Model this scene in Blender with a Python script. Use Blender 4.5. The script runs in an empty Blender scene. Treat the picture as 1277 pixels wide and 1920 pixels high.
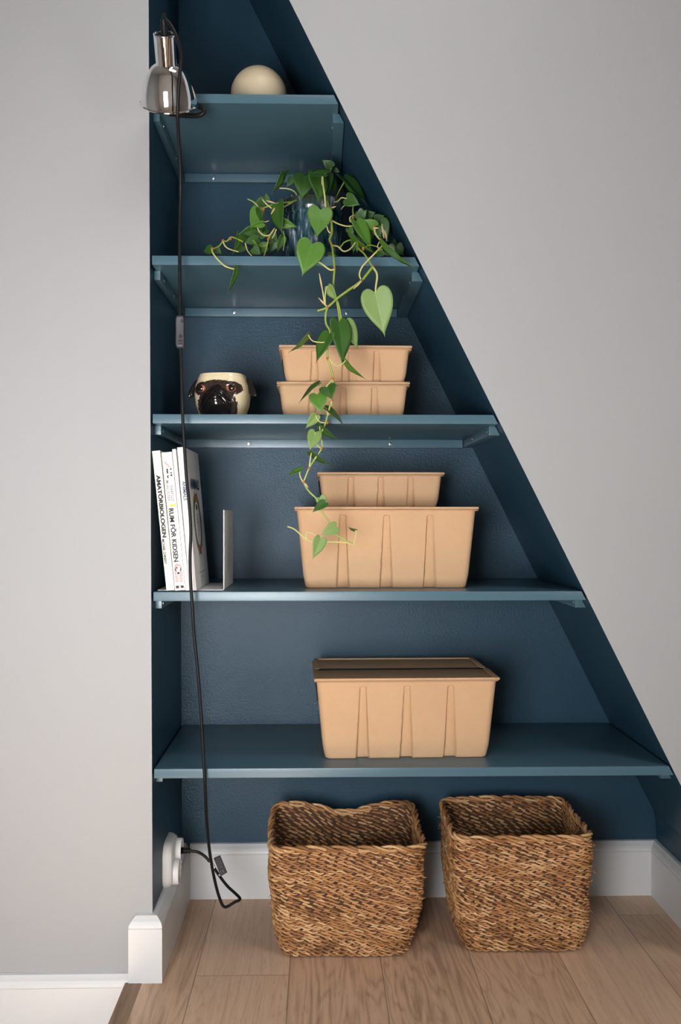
import bpy, bmesh, math, random
from mathutils import Vector, Matrix, noise
random.seed(7)
R = math.radians
S = bpy.context.scene
COL = S.collection
PI = math.pi

# ------------------------------------------------------------------ camera
F_PX, CXP, CYP = 1800.0, 638.5, 967.0          # focal length / principal point in 1277x1920 px
DIST, CAMZ = 1.8, 0.864
YAW = math.atan(40.5 / 1800)
cam_d = bpy.data.cameras.new('camera')
cam = bpy.data.objects.new('camera', cam_d); COL.objects.link(cam)
cam_d.sensor_fit = 'VERTICAL'; cam_d.sensor_height = 36.0
cam_d.lens = F_PX / 1920 * 36.0
cam_d.shift_y = (CYP - 960) / 1920
cam_d.clip_start = 0.02
cam.location = (0, -DIST, CAMZ); cam.rotation_euler = (R(90), 0, -YAW)
S.camera = cam

# ------------------------------------------------------------------ light and exposure
S.view_settings.view_transform = 'Standard'; S.view_settings.look = 'None'
S.view_settings.gamma = 1.0; S.view_settings.use_curve_mapping = False
S.view_settings.exposure = 0.0
world = bpy.data.worlds.new('world'); S.world = world; world.use_nodes = True
world.node_tree.nodes['Background'].inputs[0].default_value = (0.62, 0.74, 0.9, 1)
world.node_tree.nodes['Background'].inputs[1].default_value = 0.35
def area(name, loc, aim, sx, sy, power, color):
    l = bpy.data.lights.new(name, 'AREA'); l.shape = 'RECTANGLE'; l.size = sx; l.size_y = sy
    l.energy = power; l.color = color
    o = bpy.data.objects.new(name, l); COL.objects.link(o); o.location = loc
    o.rotation_euler = (Vector(aim) - Vector(loc)).to_track_quat('-Z', 'Y').to_euler()
    return o
wd = area('window_daylight', (-0.42, -1.88, 0.66), (-0.30, 0, 0.98), 0.56, 0.74, 18.5, (0.98, 0.99, 1.0))
wd.data.spread = R(115)                            # beam narrowed, added to make the outer grey walls fall off darker
area('right_fill', (1.6, -1.5, 1.1), (-0.2, 0, 0.9), 0.3, 0.4, 8, (1.0, 0.99, 0.98))  # unseen fill light, added to brighten right-facing surfaces such as the book cover
area('overhead_fill', (0.15, -0.6, 2.42), (0.15, -0.6, 0), 0.5, 0.3, 5.5, (1.0, 0.98, 0.96))  # unseen fill light, added overhead to brighten the floor
# low sun through the window beside the camera: lights a patch of the floor, which throws light up into the niche
sun_d = bpy.data.lights.new('sun', 'SUN'); sun_d.energy = 58; sun_d.angle = R(0.6); sun_d.color = (1.0, 0.93, 0.82)
sun = bpy.data.objects.new('sun', sun_d); COL.objects.link(sun); sun.location = (-1, -5, 3)
sun.rotation_euler = Vector((0.06, 1.0, -0.80)).to_track_quat('-Z', 'Y').to_euler()

# ------------------------------------------------------------------ helpers
def at(px, py, Y):
    """point of the plane y=Y that the photograph shows at pixel (px,py)"""
    a = (px - CXP) / F_PX; b = (CYP - py) / F_PX
    d = (Y + DIST) / (math.cos(YAW) - a * math.sin(YAW))
    return Vector((d * (math.sin(YAW) + a * math.cos(YAW)), Y, CAMZ + d * b))
def sc(Y):                       # metres per pixel at depth Y
    return (Y + DIST) / F_PX

def srgb(r, g, b):
    def f(c):
        c /= 255.0
        return c / 12.92 if c <= 0.04045 else ((c + 0.055) / 1.055) ** 2.4
    return (f(r), f(g), f(b), 1.0)

def wloc(o):
    v = Vector((0, 0, 0))
    while o is not None:
        v += o.location; o = o.parent
    return v
def obj(name, bm, mats, parent=None, smooth=True, world=True, angle=40):
    """links a bmesh as ONE mesh object; geometry is given in world space unless world=False"""
    if parent is not None and world:
        bmesh.ops.translate(bm, verts=bm.verts, vec=-wloc(parent))
    me = bpy.data.meshes.new(name); bm.normal_update(); bm.to_mesh(me); bm.free()
    if not isinstance(mats, (list, tuple)): mats = [mats]
    for m in mats: me.materials.append(m)
    if smooth:
        for p in me.polygons: p.use_smooth = True
        if angle: me.set_sharp_from_angle(angle=R(angle))
    o = bpy.data.objects.new(name, me); COL.objects.link(o)
    if parent is not None: o.parent = parent
    return o
def thing(name, label, cat, loc=(0, 0, 0), group=None, rotz=0):
    o = bpy.data.objects.new(name, None); COL.objects.link(o); o.empty_display_size = 0.02
    o.location = loc; o.rotation_euler = (0, 0, rotz)
    return tag(o, label, cat, group)
def tag(o, label, cat, group=None):
    o['label'] = label; o['category'] = cat
    if group: o['group'] = group
    return o
def struct(name, bm, mats, smooth=False):
    o = obj(name, bm, mats, None, smooth); o['kind'] = 'structure'; return o

def box(bm, x0, x1, y0, y1, z0, z1, bev=0, mi=0):
    vs = [bm.verts.new(p) for p in ((x0,y0,z0),(x1,y0,z0),(x1,y1,z0),(x0,y1,z0),(x0,y0,z1),(x1,y0,z1),(x1,y1,z1),(x0,y1,z1))]
    fs = [bm.faces.new([vs[i] for i in q]) for q in ((3,2,1,0),(4,5,6,7),(0,1,5,4),(1,2,6,5),(2,3,7,6),(3,0,4,7))]
    for f in fs: f.material_index = mi
    if bev:
        es = list({e for f in fs for e in f.edges})
        bmesh.ops.bevel(bm, geom=es, offset=bev, segments=2, affect='EDGES', profile=0.7)
    return vs
def prism(bm, poly, y0, y1, bev=0, mi=0, side_mi=None):
    """polygon in xz (counter-clockwise seen from -y) extruded from y0 to y1"""
    a = [bm.verts.new((x, y0, z)) for x, z in poly]; b = [bm.verts.new((x, y1, z)) for x, z in poly]
    n = len(poly); fs = [bm.faces.new(a), bm.faces.new(b[::-1])]
    for f in fs: f.material_index = mi
    for i in range(n):
        f = bm.faces.new((a[i], b[i], b[(i+1) % n], a[(i+1) % n])); f.material_index = mi if side_mi is None else side_mi
        fs.append(f)
    bmesh.ops.recalc_face_normals(bm, faces=fs)
    if bev:
        es = list({e for f in fs for e in f.edges})
        bmesh.ops.bevel(bm, geom=es, offset=bev, segments=2, affect='EDGES', profile=0.7)
def loft(bm, rings, cap0=True, cap1=True, mi=0, closed=True):
    rv = [[bm.verts.new(p) for p in r] for r in rings]
    n = len(rv[0]); out = []
    for i in range(len(rv) - 1):
        for j in range(n if closed else n - 1):
            k = (j + 1) % n
            f = bm.faces.new((rv[i][j], rv[i][k], rv[i+1][k], rv[i+1][j])); f.material_index = mi; out.append(f)
    if cap0: f = bm.faces.new(rv[0][::-1]); f.material_index = mi; out.append(f)
    if cap1: f = bm.faces.new(rv[-1]); f.material_index = mi; out.append(f)
    return rv, out
def smooth_path(pts, sub=6):
    pts = [Vector(p) for p in pts]
    if len(pts) < 3:
        return [pts[0].lerp(pts[1], i / 3) for i in range(4)]
    out = []
    P = [2 * pts[0] - pts[1]] + pts + [2 * pts[-1] - pts[-2]]
    for i in range(1, len(P) - 2):
        p0, p1, p2, p3 = P[i-1], P[i], P[i+1], P[i+2]
        for k in range(sub):
            t = k / sub
            out.append(0.5 * ((2*p1) + (p2-p0)*t + (2*p0-5*p1+4*p2-p3)*t*t + (3*p1-p0-3*p2+p3)*t*t*t))
    out.append(pts[-1].copy())
    return out
def tube(bm, pts, rad, seg=8, mi=0, caps=True):
    n = len(pts); rings = []
    t = (pts[1] - pts[0]).normalized()
    up = Vector((0, 0, 1)) if abs(t.z) < 0.9 else Vector((0, 1, 0))
    nrm = (up - t * up.dot(t)).normalized()
    for i, p in enumerate(pts):
        tt = (pts[min(i+1, n-1)] - pts[max(i-1, 0)])
        tt = tt.normalized() if tt.length > 1e-9 else t
        nrm = nrm - tt * nrm.dot(tt)
        nrm = nrm.normalized() if nrm.length > 1e-6 else tt.orthogonal().normalized()
        b = tt.cross(nrm); r = rad[i] if isinstance(rad, (list, tuple)) else rad
        rings.append([p + (nrm * math.cos(2*PI*k/seg) + b * math.sin(2*PI*k/seg)) * r for k in range(seg)])
    loft(bm, rings, caps, caps, mi)
def lathe(bm, prof, seg=48, M=None, mi=0, cap0=False, cap1=False):
    """profile (radius, height) spun around z; M places it"""
    rings = []
    for r, h in prof:
        ring = [Vector((r * math.cos(2*PI*k/seg), r * math.sin(2*PI*k/seg), h)) for k in range(seg)]
        rings.append([M @ p for p in ring] if M else ring)
    return loft(bm, rings, cap0, cap1, mi)
def uvsphere(bm, c, r, seg=24, rings=14, mi=0, scale=(1,1,1)):
    g = bmesh.ops.create_uvsphere(bm, u_segments=seg, v_segments=rings, radius=r)
    for v in g['verts']:
        v.co = Vector((v.co.x*scale[0], v.co.y*scale[1], v.co.z*scale[2])) + Vector(c)
    for f in {f for v in g['verts'] for f in v.link_faces}: f.material_index = mi
    return g['verts']

# ------------------------------------------------------------------ materials
class NT:
    def __init__(s, name):
        s.m = bpy.data.materials.new(name); s.m.use_nodes = True; s.t = s.m.node_tree
        s.b = s.t.nodes['Principled BSDF']
    def n(s, kind, **kw):
        nd = s.t.nodes.new('ShaderNode' + kind)
        for k, v in kw.items():
            if k.startswith('i_'):
                key = k[2:]; key = int(key) if key.isdigit() else key.replace('_', ' ')
                if hasattr(v, 'is_output') or isinstance(v, bpy.types.NodeSocket): s.t.links.new(v, nd.inputs[key])
                else: nd.inputs[key].default_value = v
            else: setattr(nd, k, v)
        return nd
    def set(s, **kw):
        for k, v in kw.items():
            key = k.replace('_', ' ')
            if isinstance(v, bpy.types.NodeSocket): s.t.links.new(v, s.b.inputs[key])
            else: s.b.inputs[key].default_value = v
        return s
    def math(s, op, a, b=0.0, c=None):
        kw = {'i_0': a, 'i_1': b}
        if c is not None: kw['i_2'] = c
        return s.n('Math', operation=op, **kw).outputs[0]
    def mix(s, fac, a, b, blend='MIX'):
        nd = s.n('Mix', data_type='RGBA', blend_type=blend)
        for i, v in ((0, fac), (6, a), (7, b)):
            if isinstance(v, bpy.types.NodeSocket): s.t.links.new(v, nd.inputs[i])
            else: nd.inputs[i].default_value = v
        return nd.outputs[2]
    def ramp(s, fac, stops):
        nd = s.n('ValToRGB', i_0=fac); el = nd.color_ramp.elements
        while len(el) < len(stops): el.new(0.5)
        for e, (p, c) in zip(el, stops): e.position = p; e.color = c
        return nd.outputs[0]
    def coords(s, scale=(1, 1, 1), which='Object'):
        tc = s.n('TexCoord').outputs[which]
        return s.n('Mapping', i_Vector=tc, i_Scale=scale).outputs[0]
    def noise(s, vec, scale, detail=3, rough=0.5, dist=0.0):
        return s.n('TexNoise', i_Vector=vec, i_Scale=scale, i_Detail=detail, i_Roughness=rough, i_Distortion=dist).outputs['Fac']
    def bump(s, h, strength, dist):
        s.set(Normal=s.n('Bump', i_Height=h, i_Strength=strength, i_Distance=dist).outputs[0]); return s
def plain(name, col, rough=0.5, metal=0.0, spec=0.5, coat=0.0):
    t = NT(name); t.set(Base_Color=col, Roughness=rough, Metallic=metal)
    t.b.inputs['Specular IOR Level'].default_value = spec; t.b.inputs['Coat Weight'].default_value = coat
    return t.m
def paint(name, col, rough, bscale, bstr, bdist, var=0.06, spec=0.5):
    t = NT(name); v = t.coords()
    n1 = t.noise(v, 3.0, 4); c2 = tuple(c * (1 - var * 2) for c in col[:3]) + (1,)
    t.set(Base_Color=t.mix(n1, col, c2), Roughness=rough)
    t.b.inputs['Specular IOR Level'].default_value = spec
    if bstr: t.bump(t.noise(v, bscale, 4, 0.6), bstr, bdist)
    return t.m
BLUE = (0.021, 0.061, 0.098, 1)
BLUE_LIT = (0.054, 0.114, 0.150, 1)  # same blue paint lightened: light on the shelf fronts put into the colour
M = {}
M['grey_wall'] = paint('grey_wall_paint', (0.375, 0.381, 0.387, 1), 0.7, 14, 0.25, 0.004, 0.03, 0.3)
M['blue_wall'] = paint('blue_textured_paint', BLUE, 0.36, 210, 0.65, 0.0018, 0.05, 0.27)
M['blue_smooth'] = paint('blue_smooth_paint', BLUE, 0.4, 12, 0.08, 0.002, 0.05, 0.15)
M['white_trim'] = paint('white_trim_paint', (0.66, 0.665, 0.665, 1), 0.38, 60, 0.06, 0.001, 0.02)
M['room_white'] = plain('room_white_paint', (0.28, 0.285, 0.29, 1), 0.8)
M['rear_paint'] = plain('rear_wall_paint', (0.62, 0.62, 0.62, 1), 0.8)
M['white_metal'] = plain('white_powder_coat', (0.74, 0.74, 0.73, 1), 0.45)
M['white_plastic'] = plain('white_plastic', (0.8, 0.79, 0.77, 1), 0.3)
M['black_plastic'] = plain('black_plastic', (0.008, 0.008, 0.0085, 1), 0.42, 0.0, 0.2)
M['dark_grey_plastic'] = plain('dark_grey_plastic', (0.045, 0.045, 0.05, 1), 0.5)
M['chrome'] = plain('chrome', (0.94, 0.935, 0.93, 1), 0.045, 1.0)
M['lamp_inside'] = plain('lamp_inside_white', (0.8, 0.8, 0.78, 1), 0.4)
M['screw'] = plain('zinc_screw', (0.75, 0.75, 0.73, 1), 0.28, 1.0)
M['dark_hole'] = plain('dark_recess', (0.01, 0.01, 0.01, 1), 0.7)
M['soil'] = paint('potting_soil', (0.03, 0.02, 0.013, 1), 0.9, 120, 0.8, 0.004)

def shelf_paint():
    t = NT('blue_brushed_paint_lit'); v = t.coords((3, 60, 160))
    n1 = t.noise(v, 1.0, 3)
    t.set(Base_Color=t.mix(n1, BLUE_LIT, tuple(c * 1.22 for c in BLUE_LIT[:3]) + (1,)), Roughness=0.33)
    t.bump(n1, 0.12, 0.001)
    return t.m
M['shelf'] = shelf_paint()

def oak():
    t = NT('oak_plank_floor'); tc = t.n('TexCoord').outputs['Object']
    sep = t.n('SeparateXYZ', i_0=tc); X, Y = sep.outputs[0], sep.outputs[1]
    W = 0.176
    u = t.math('DIVIDE', t.math('ADD', X, 0.232 + W * 20), W)
    idx = t.math('FLOOR', u); fx = t.math('FRACT', u)
    vv = t.math('ADD', t.math('DIVIDE', t.math('SUBTRACT', Y, 0.008), 1.7), t.math('MULTIPLY', t.math('SUBTRACT', idx, 20.0), 0.37))
    vv = t.math('ADD', vv, 10.0)
    jd = t.math('FLOOR', vv); fy = t.math('FRACT', vv)
    ex = t.math('MINIMUM', fx, t.math('SUBTRACT', 1.0, fx))
    ey = t.math('MULTIPLY', t.math('MINIMUM', fy, t.math('SUBTRACT', 1.0, fy)), 1.7 / W)
    edge = t.math('MINIMUM', ex, ey)
    seam = t.math('SUBTRACT', 1.0, t.math('SMOOTH_MIN', t.math('DIVIDE', edge, 0.008), 1.0, 0.2))
    seam = t.math('MAXIMUM', seam, 0.0)
    rnd = t.n('TexWhiteNoise', noise_dimensions='2D', i_Vector=t.n('CombineXYZ', i_0=idx, i_1=jd).outputs[0])
    off = t.n('VectorMath', operation='MULTIPLY_ADD', i_0=rnd.outputs['Color'], i_1=(7, 7, 7), i_2=tc).outputs[0]
    g1 = t.noise(t.n('Mapping', i_Vector=off, i_Scale=(150, 5, 1)).outputs[0], 1.0, 5, 0.65)
    g2 = t.noise(t.n('Mapping', i_Vector=off, i_Scale=(9, 1.0, 1)).outputs[0], 1.0, 3, 0.5, 0.6)
    rings = t.math('ABSOLUTE', t.math('SINE', t.math('MULTIPLY', g2, 55.0)))
    g3 = t.noise(t.n('Mapping', i_Vector=off, i_Scale=(420, 22, 1)).outputs[0], 1.0, 2)
    pores = t.math('GREATER_THAN', g3, 0.64)
    tone = t.math('ADD', t.math('MULTIPLY', rnd.outputs['Value'], 0.34), t.math('ADD', t.math('MULTIPLY', g1, 0.52), t.math('MULTIPLY', rings, 0.16)))
    c = t.ramp(tone, [(0.2, (0.31, 0.185, 0.115, 1)), (0.5, (0.63, 0.42, 0.28, 1)), (0.85, (0.76, 0.54, 0.375, 1))])
    knot = t.n('TexVoronoi', i_Vector=t.n('Mapping', i_Vector=off, i_Scale=(5, 2.2, 1)).outputs[0], i_Scale=1.0).outputs['Distance']
    kn = t.math('SUBTRACT', 1.0, t.math('MINIMUM', t.math('DIVIDE', knot, 0.11), 1.0))
    c = t.mix(t.math('MULTIPLY', kn, 0.6), c, (0.09, 0.05, 0.03, 1))
    c = t.mix(t.math('MULTIPLY', pores, 0.22), c, (0.12, 0.07, 0.04, 1))
    c = t.mix(t.math('MULTIPLY', seam, 0.75), c, (0.06, 0.035, 0.022, 1))
    t.set(Base_Color=c, Roughness=0.5)
    t.bump(t.math('SUBTRACT', t.math('MULTIPLY', g1, 0.3), t.math('MULTIPLY', seam, 1.0)), 0.25, 0.0012)
    return t.m
M['oak'] = oak()
def nosing_mat():
    t = NT('dark_oak_nosing'); v = t.coords((90, 5, 90)); n = t.noise(v, 1.0, 4)
    t.set(Base_Color=t.ramp(n, [(0.3, (0.16, 0.09, 0.048, 1)), (0.7, (0.34, 0.21, 0.12, 1))]), Roughness=0.5)
    return t.m
M['nosing'] = nosing_mat()

def pulp(name, dark=1.0):
    t = NT(name); v = t.coords()
    n1 = t.noise(v, 9, 4, 0.6); n2 = t.noise(v, 420, 3, 0.7); n3 = t.noise(v, 150, 2)
    c = t.mix(n1, (0.60 * dark, 0.385 * dark, 0.222 * dark, 1), (0.50 * dark, 0.315 * dark, 0.18 * dark, 1))
    fl = t.ramp(n2, [(0.30, (1, 1, 1, 1)), (0.36, (0, 0, 0, 1))])
    c = t.mix(t.math('MULTIPLY', fl, 0.4), c, (0.25, 0.14, 0.07, 1))
    t.set(Base_Color=c, Roughness=0.85); t.b.inputs['Specular IOR Level'].default_value = 0.2
    t.bump(t.math('ADD', n2, n3), 0.35, 0.0012)
    return t.m
M['pulp'] = pulp('moulded_cardboard_pulp')
M['pulp_lid'] = pulp('moulded_cardboard_lid_board', 0.95)

def seagrass():
    t = NT('seagrass'); a = t.n('Attribute', attribute_name='tone', attribute_type='GEOMETRY').outputs['Fac']
    v = t.coords(); n = t.noise(v, 130, 3, 0.6); big = t.noise(v, 11, 2)
    f = t.math('ADD', t.math('MULTIPLY', a, 0.62), t.math('ADD', t.math('MULTIPLY', n, 0.3), t.math('MULTIPLY', t.math('SUBTRACT', big, 0.5), 0.3)))
    c = t.ramp(f, [(0.12, (0.09, 0.038, 0.014, 1)), (0.34, (0.30, 0.132, 0.045, 1)), (0.58, (0.52, 0.26, 0.098, 1)), (0.92, (0.78, 0.54, 0.29, 1))])
    t.set(Base_Color=c, Roughness=0.55); t.bump(t.noise(v, 500, 2), 0.3, 0.0008)
    return t.m
M['seagrass'] = seagrass()
M['weave_gap_shade'] = plain('dark_weave_gap_shade', (0.07, 0.035, 0.016, 1), 0.9)  # dark colour stands in for the shade between strands

def leaf_mat(name, base, base2, vein, rough):
    t = NT(name); uv = t.n('TexCoord').outputs['UV']; sep = t.n('SeparateXYZ', i_0=uv)
    U = t.math('ABSOLUTE', t.math('SUBTRACT', sep.outputs[0], 0.5)); V = sep.outputs[1]
    mid = t.math('SUBTRACT', 1.0, t.math('MINIMUM', t.math('DIVIDE', U, 0.014), 1.0))
    w = t.math('ABSOLUTE', t.math('SINE', t.math('MULTIPLY', t.math('SUBTRACT', V, t.math('MULTIPLY', t.math('POWER', U, 0.8), 0.75)), 17.0)))
    side = t.math('SUBTRACT', 1.0, t.math('MINIMUM', t.math('DIVIDE', w, 0.14), 1.0))
    vn = t.math('MAXIMUM', mid, t.math('MULTIPLY', side, 0.35))
    n = t.noise(t.coords(), 40, 3)
    c = t.mix(n, base, base2); c = t.mix(t.math('MULTIPLY', vn, 0.6), c, vein)
    t.set(Base_Color=c, Roughness=rough)
    t.b.inputs['Subsurface Weight'].default_value = 0.0
    t.bump(vn, 0.35, 0.0006)
    return t.m
M['leaf_dark'] = leaf_mat('leaf_upper_side', (0.026, 0.085, 0.010, 1), (0.04, 0.115, 0.014, 1), (0.075, 0.17, 0.035, 1), 0.42)
M['leaf_mid'] = leaf_mat('leaf_young_side', (0.06, 0.165, 0.016, 1), (0.085, 0.20, 0.024, 1), (0.14, 0.27, 0.06, 1), 0.38)
M['leaf_pale'] = leaf_mat('leaf_under_side', (0.14, 0.235, 0.055, 1), (0.175, 0.275, 0.08, 1), (0.30, 0.40, 0.16, 1), 0.5)
M['stem'] = plain('vine_stem_green', (0.24, 0.33, 0.035, 1), 0.4)
M['stem_pale'] = plain('petiole_yellow_green', (0.52, 0.5, 0.17, 1), 0.4)
M['node'] = plain('rusty_vine_node', (0.38, 0.12, 0.025, 1), 0.6)
M['bract'] = plain('pinkish_bract', (0.55, 0.40, 0.22, 1), 0.6)

def glaze():
    t = NT('dripping_dark_glaze'); v = t.coords((85, 85, 15)); v2 = t.coords((170, 170, 40))
    n = t.noise(v, 1.0, 5, 0.65, 0.4); n2 = t.noise(v2, 1.0, 3, 0.6)
    c = t.ramp(n, [(0.38, (0.008, 0.014, 0.02, 1)), (0.48, (0.018, 0.07, 0.08, 1)), (0.56, (0.06, 0.085, 0.13, 1)), (0.67, (0.5, 0.53, 0.52, 1))])
    sp = t.ramp(n2, [(0.6, (0, 0, 0, 1)), (0.7, (1, 1, 1, 1))])
    c = t.mix(t.math('MULTIPLY', sp, 0.55), c, (0.06, 0.16, 0.12, 1))
    z = t.n('SeparateXYZ', i_0=t.n('TexCoord').outputs['Object']).outputs[2]
    top = t.n('MapRange', i_0=z, i_1=0.125, i_2=0.152).outputs[0]
    c = t.mix(t.math('MULTIPLY', top, 0.7), c, (0.05, 0.06, 0.025, 1))
    t.set(Base_Color=c, Roughness=0.16); t.bump(n2, 0.2, 0.002)
    return t.m
M['glaze'] = glaze()
def pug_glaze():
    t = NT('painted_ceramic'); a = t.n('Attribute', attribute_name='paint', attribute_type='GEOMETRY').outputs['Color']
    t.set(Base_Color=a, Roughness=0.12); t.b.inputs['Coat Weight'].default_value = 0.3
    return t.m
M['pug'] = pug_glaze()
M['pug_black'] = plain('black_ceramic_glaze', (0.010, 0.008, 0.008, 1), 0.12)
M['pug_iris'] = plain('terracotta_eye_glaze', (0.36, 0.12, 0.06, 1), 0.2)
def ball_mat():
    t = NT('cream_lacquer'); z = t.n('SeparateXYZ', i_0=t.n('TexCoord').outputs['Object']).outputs[2]
    n = t.noise(t.coords(), 60, 3)
    c = t.mix(n, (0.60, 0.49, 0.33, 1), (0.56, 0.455, 0.30, 1))
    sp = t.ramp(t.noise(t.coords(), 75, 1), [(0.19, (1, 1, 1, 1)), (0.21, (0, 0, 0, 1))])
    c = t.mix(t.math('MULTIPLY', sp, 0.5), c, (0.2, 0.13, 0.08, 1))
    t.set(Base_Color=c, Roughness=0.42)
    return t.m
M['ball'] = ball_mat()
M['cover_cream'] = plain('cream_book_cover', (0.84, 0.80, 0.66, 1), 0.5)
M['cover_white'] = plain('white_book_cover', (0.83, 0.82, 0.79, 1), 0.5)
M['cover_grey'] = plain('white_cloth_cover', (0.76, 0.75, 0.73, 1), 0.6)
M['pages'] = plain('book_pages', (0.75, 0.70, 0.6, 1), 0.9)
M['ink'] = plain('black_ink', (0.012, 0.012, 0.014, 1), 0.6)
M['ink_soft'] = plain('soft_grey_ink', (0.16, 0.15, 0.15, 1), 0.6)
M['ink_navy'] = plain('navy_ink', (0.03, 0.06, 0.12, 1), 0.6)
M['ink_grey'] = plain('grey_ink', (0.45, 0.44, 0.43, 1), 0.6)
M['ink_mint'] = plain('mint_ink', (0.55, 0.72, 0.62, 1), 0.6)
M['ink_yellow'] = plain('yellow_ink', (0.85, 0.62, 0.02, 1), 0.6)
M['ink_pink'] = plain('pink_ink', (0.62, 0.33, 0.32, 1), 0.6)
M['ink_rose'] = plain('pale_rose_ink', (0.80, 0.62, 0.58, 1), 0.6)
M['ink_orange'] = plain('orange_ink', (0.55, 0.20, 0.06, 1), 0.6)
M['ink_red'] = plain('red_brown_ink', (0.33, 0.06, 0.04, 1), 0.6)
M['ink_green'] = plain('green_ink', (0.07, 0.13, 0.04, 1), 0.6)
M['tag_print'] = plain('grey_tag_print', (0.3, 0.3, 0.3, 1), 0.7)

# ------------------------------------------------------------------ the setting
BACK = 0.386
CEIL = 2.45
W0, W1 = at(278.7, 0, 0), at(286, 1700, 0)
def wall_x(z): return W0.x + (W1.x - W0.x) * (z - W0.z) / (W1.z - W0.z)      # niche's left wall leans a hair
S0, S1 = at(541, 0, 0), at(1245.2, 1410, 0)
def sof_x(z): return S0.x + (S1.x - S0.x) * (z - S0.z) / (S1.z - S0.z)       # slope of the stair soffit
RW = at(1230.5, 1535, BACK).x
zc = S0.z + (RW - S0.x) * (S1.z - S0.z) / (S1.x - S0.x)                      # where soffit meets the upright side
LOW = -0.19
FX = at(227, 1884, -0.07).x                                                  # edge of the oak floor at the stair
XL, XR, YF = -1.55, 2.1, -1.92

bm = bmesh.new(); box(bm, FX + 0.028, RW + 0.05, -2.1, BACK + 0.05, -0.05, 0)
box(bm, RW + 0.05, XR + 0.1, -2.1, 0.05, -0.05, 0); struct('floor', bm, M['oak'])
bm = bmesh.new(); box(bm, FX - 0.004, FX + 0.028, -1.92, -0.012, -0.045, 0.0005, 0.002); struct('trim_1', bm, M['nosing'])
bm = bmesh.new(); box(bm, FX + 0.006, FX + 0.028, -1.92, -0.012, LOW, -0.045); struct('trim_2', bm, M['white_trim'])
bm = bmesh.new(); box(bm, XL - 0.05, FX + 0.02, -2.1, 0.0, LOW - 0.05, LOW); struct('floor_landing', bm, M['nosing'])

bm = bmesh.new()
zi = S0.z + (wall_x(2.3) - S0.x) * (S1.z - S0.z) / (S1.x - S0.x)
a = wall_x(zi)
prism(bm, [(XL, LOW), (wall_x(LOW), LOW), (wall_x(CEIL), CEIL), (XL, CEIL)], 0, BACK + 0.05)
for f in bm.faces:
    f.normal_update(); f.material_index = 1 if f.normal.x > 0.5 else 0
struct('wall_left', bm, [M['grey_wall'], M['blue_smooth']])
bm = bmesh.new()
dx = (S1.x - S0.x) / (S1.z - S0.z)
poly = [(a + 0.002, CEIL), (a + 0.002, zi)] + [(RW + dx * 0.035, zc + 0.035), (RW - 0.006, zc + 0.012), (RW - 0.0015, zc - 0.012), (RW, zc - 0.04), (RW, 0), (XR, 0), (XR, CEIL)]
prism(bm, poly, 0, BACK + 0.05, side_mi=1)
struct('wall_right', bm, [M['grey_wall'], M['blue_smooth']])
bm = bmesh.new(); box(bm, -0.45, RW + 0.05, BACK, BACK + 0.04, 0, CEIL); struct('wall_back', bm, M['blue_wall'])
bm = bmesh.new(); box(bm, XL - 0.1, XR + 0.1, -2.02, 0.0, CEIL, CEIL + 0.05); struct('ceiling', bm, M['room_white'])
bm = bmesh.new(); box(bm, XL - 0.06, XL, -2.02, 0.0, LOW, CEIL); struct('wall_stairwell', bm, M['room_white'])
bm = bmesh.new(); box(bm, XR, XR + 0.06, -2.02, 0.0, 0, CEIL); struct('wall_far_right', bm, M['room_white'])
# wall behind the camera with the tall window the daylight comes through
wx0, wx1, wz0, wz1 = -0.80, -0.10, 0.22, 1.10
bm = bmesh.new()
box(bm, XL, wx0, YF - 0.1, YF, LOW, CEIL); box(bm, wx1, XR, YF - 0.1, YF, LOW, CEIL)
box(bm, wx0, wx1, YF - 0.1, YF, wz1, CEIL); box(bm, wx0, wx1, YF - 0.1, YF, LOW, wz0)
struct('wall_rear', bm, M['rear_paint'])
bm = bmesh.new()
for x0, x1 in ((wx0, wx0 + 0.05), (wx1 - 0.05, wx1), ): box(bm, x0, x1, YF + 0.0, YF + 0.05, wz0, wz1, 0.004)
for z0, z1 in ((wz0, wz0 + 0.05), (wz1 - 0.05, wz1)): box(bm, wx0 + 0.05, wx1 - 0.05, YF + 0.0, YF + 0.05, z0, z1, 0.004)
struct('window_1', bm, M['white_trim'])

# skirting boards (flat face, small quirk line, hollow to the top)
PROF = [(0.018, 0.0), (0.018, 0.0995), (0.0165, 0.1005), (0.018, 0.1015), (0.0172, 0.107), (0.0145, 0.112), (0.0105, 0.1165), (0.007, 0.121), (0.0, 0.122)]
bm = bmesh.new()
x0, x1, yf = at(240.5, 1790, -0.019).x, at(304, 1790, -0.019).x, -0.019
rings = []
for t_, z in PROF:
    i = (0.018 - t_)
    rings.append([(x0 + i, yf + i, z), (x1 - i, yf + i, z), (x1 - i, BACK + 0.01, z), (x0 + i, BACK + 0.01, z)])
loft(bm, rings); struct('baseboard_left', bm, M['white_trim'])
bm = bmesh.new()
loft(bm, [[(x1 - 0.002, BACK - t_, z), (RW + 0.01, BACK - t_, z), (RW + 0.01, BACK + 0.01, z), (x1 - 0.002, BACK + 0.01, z)] for t_, z in PROF])
struct('baseboard_back', bm, M['white_trim'])
bm = bmesh.new()
loft(bm, [[(RW - t_, -0.018, z), (RW + 0.02, -0.018, z), (RW + 0.02, BACK + 0.01, z), (RW - t_, BACK + 0.01, z)] for t_, z in PROF])
struct('baseboard_right', bm, M['white_trim'])
bm = bmesh.new(); zt = at(120, 1827.5, -0.01).z
loft(bm, [[(XL, -t_, zt - 0.122 + z), (x0 + 0.004, -t_, zt - 0.122 + z), (x0 + 0.004, 0.01, zt - 0.122 + z), (XL, 0.01, zt - 0.122 + z)] for t_, z in [(0.018, LOW - zt + 0.122)] + PROF[1:]])
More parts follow.
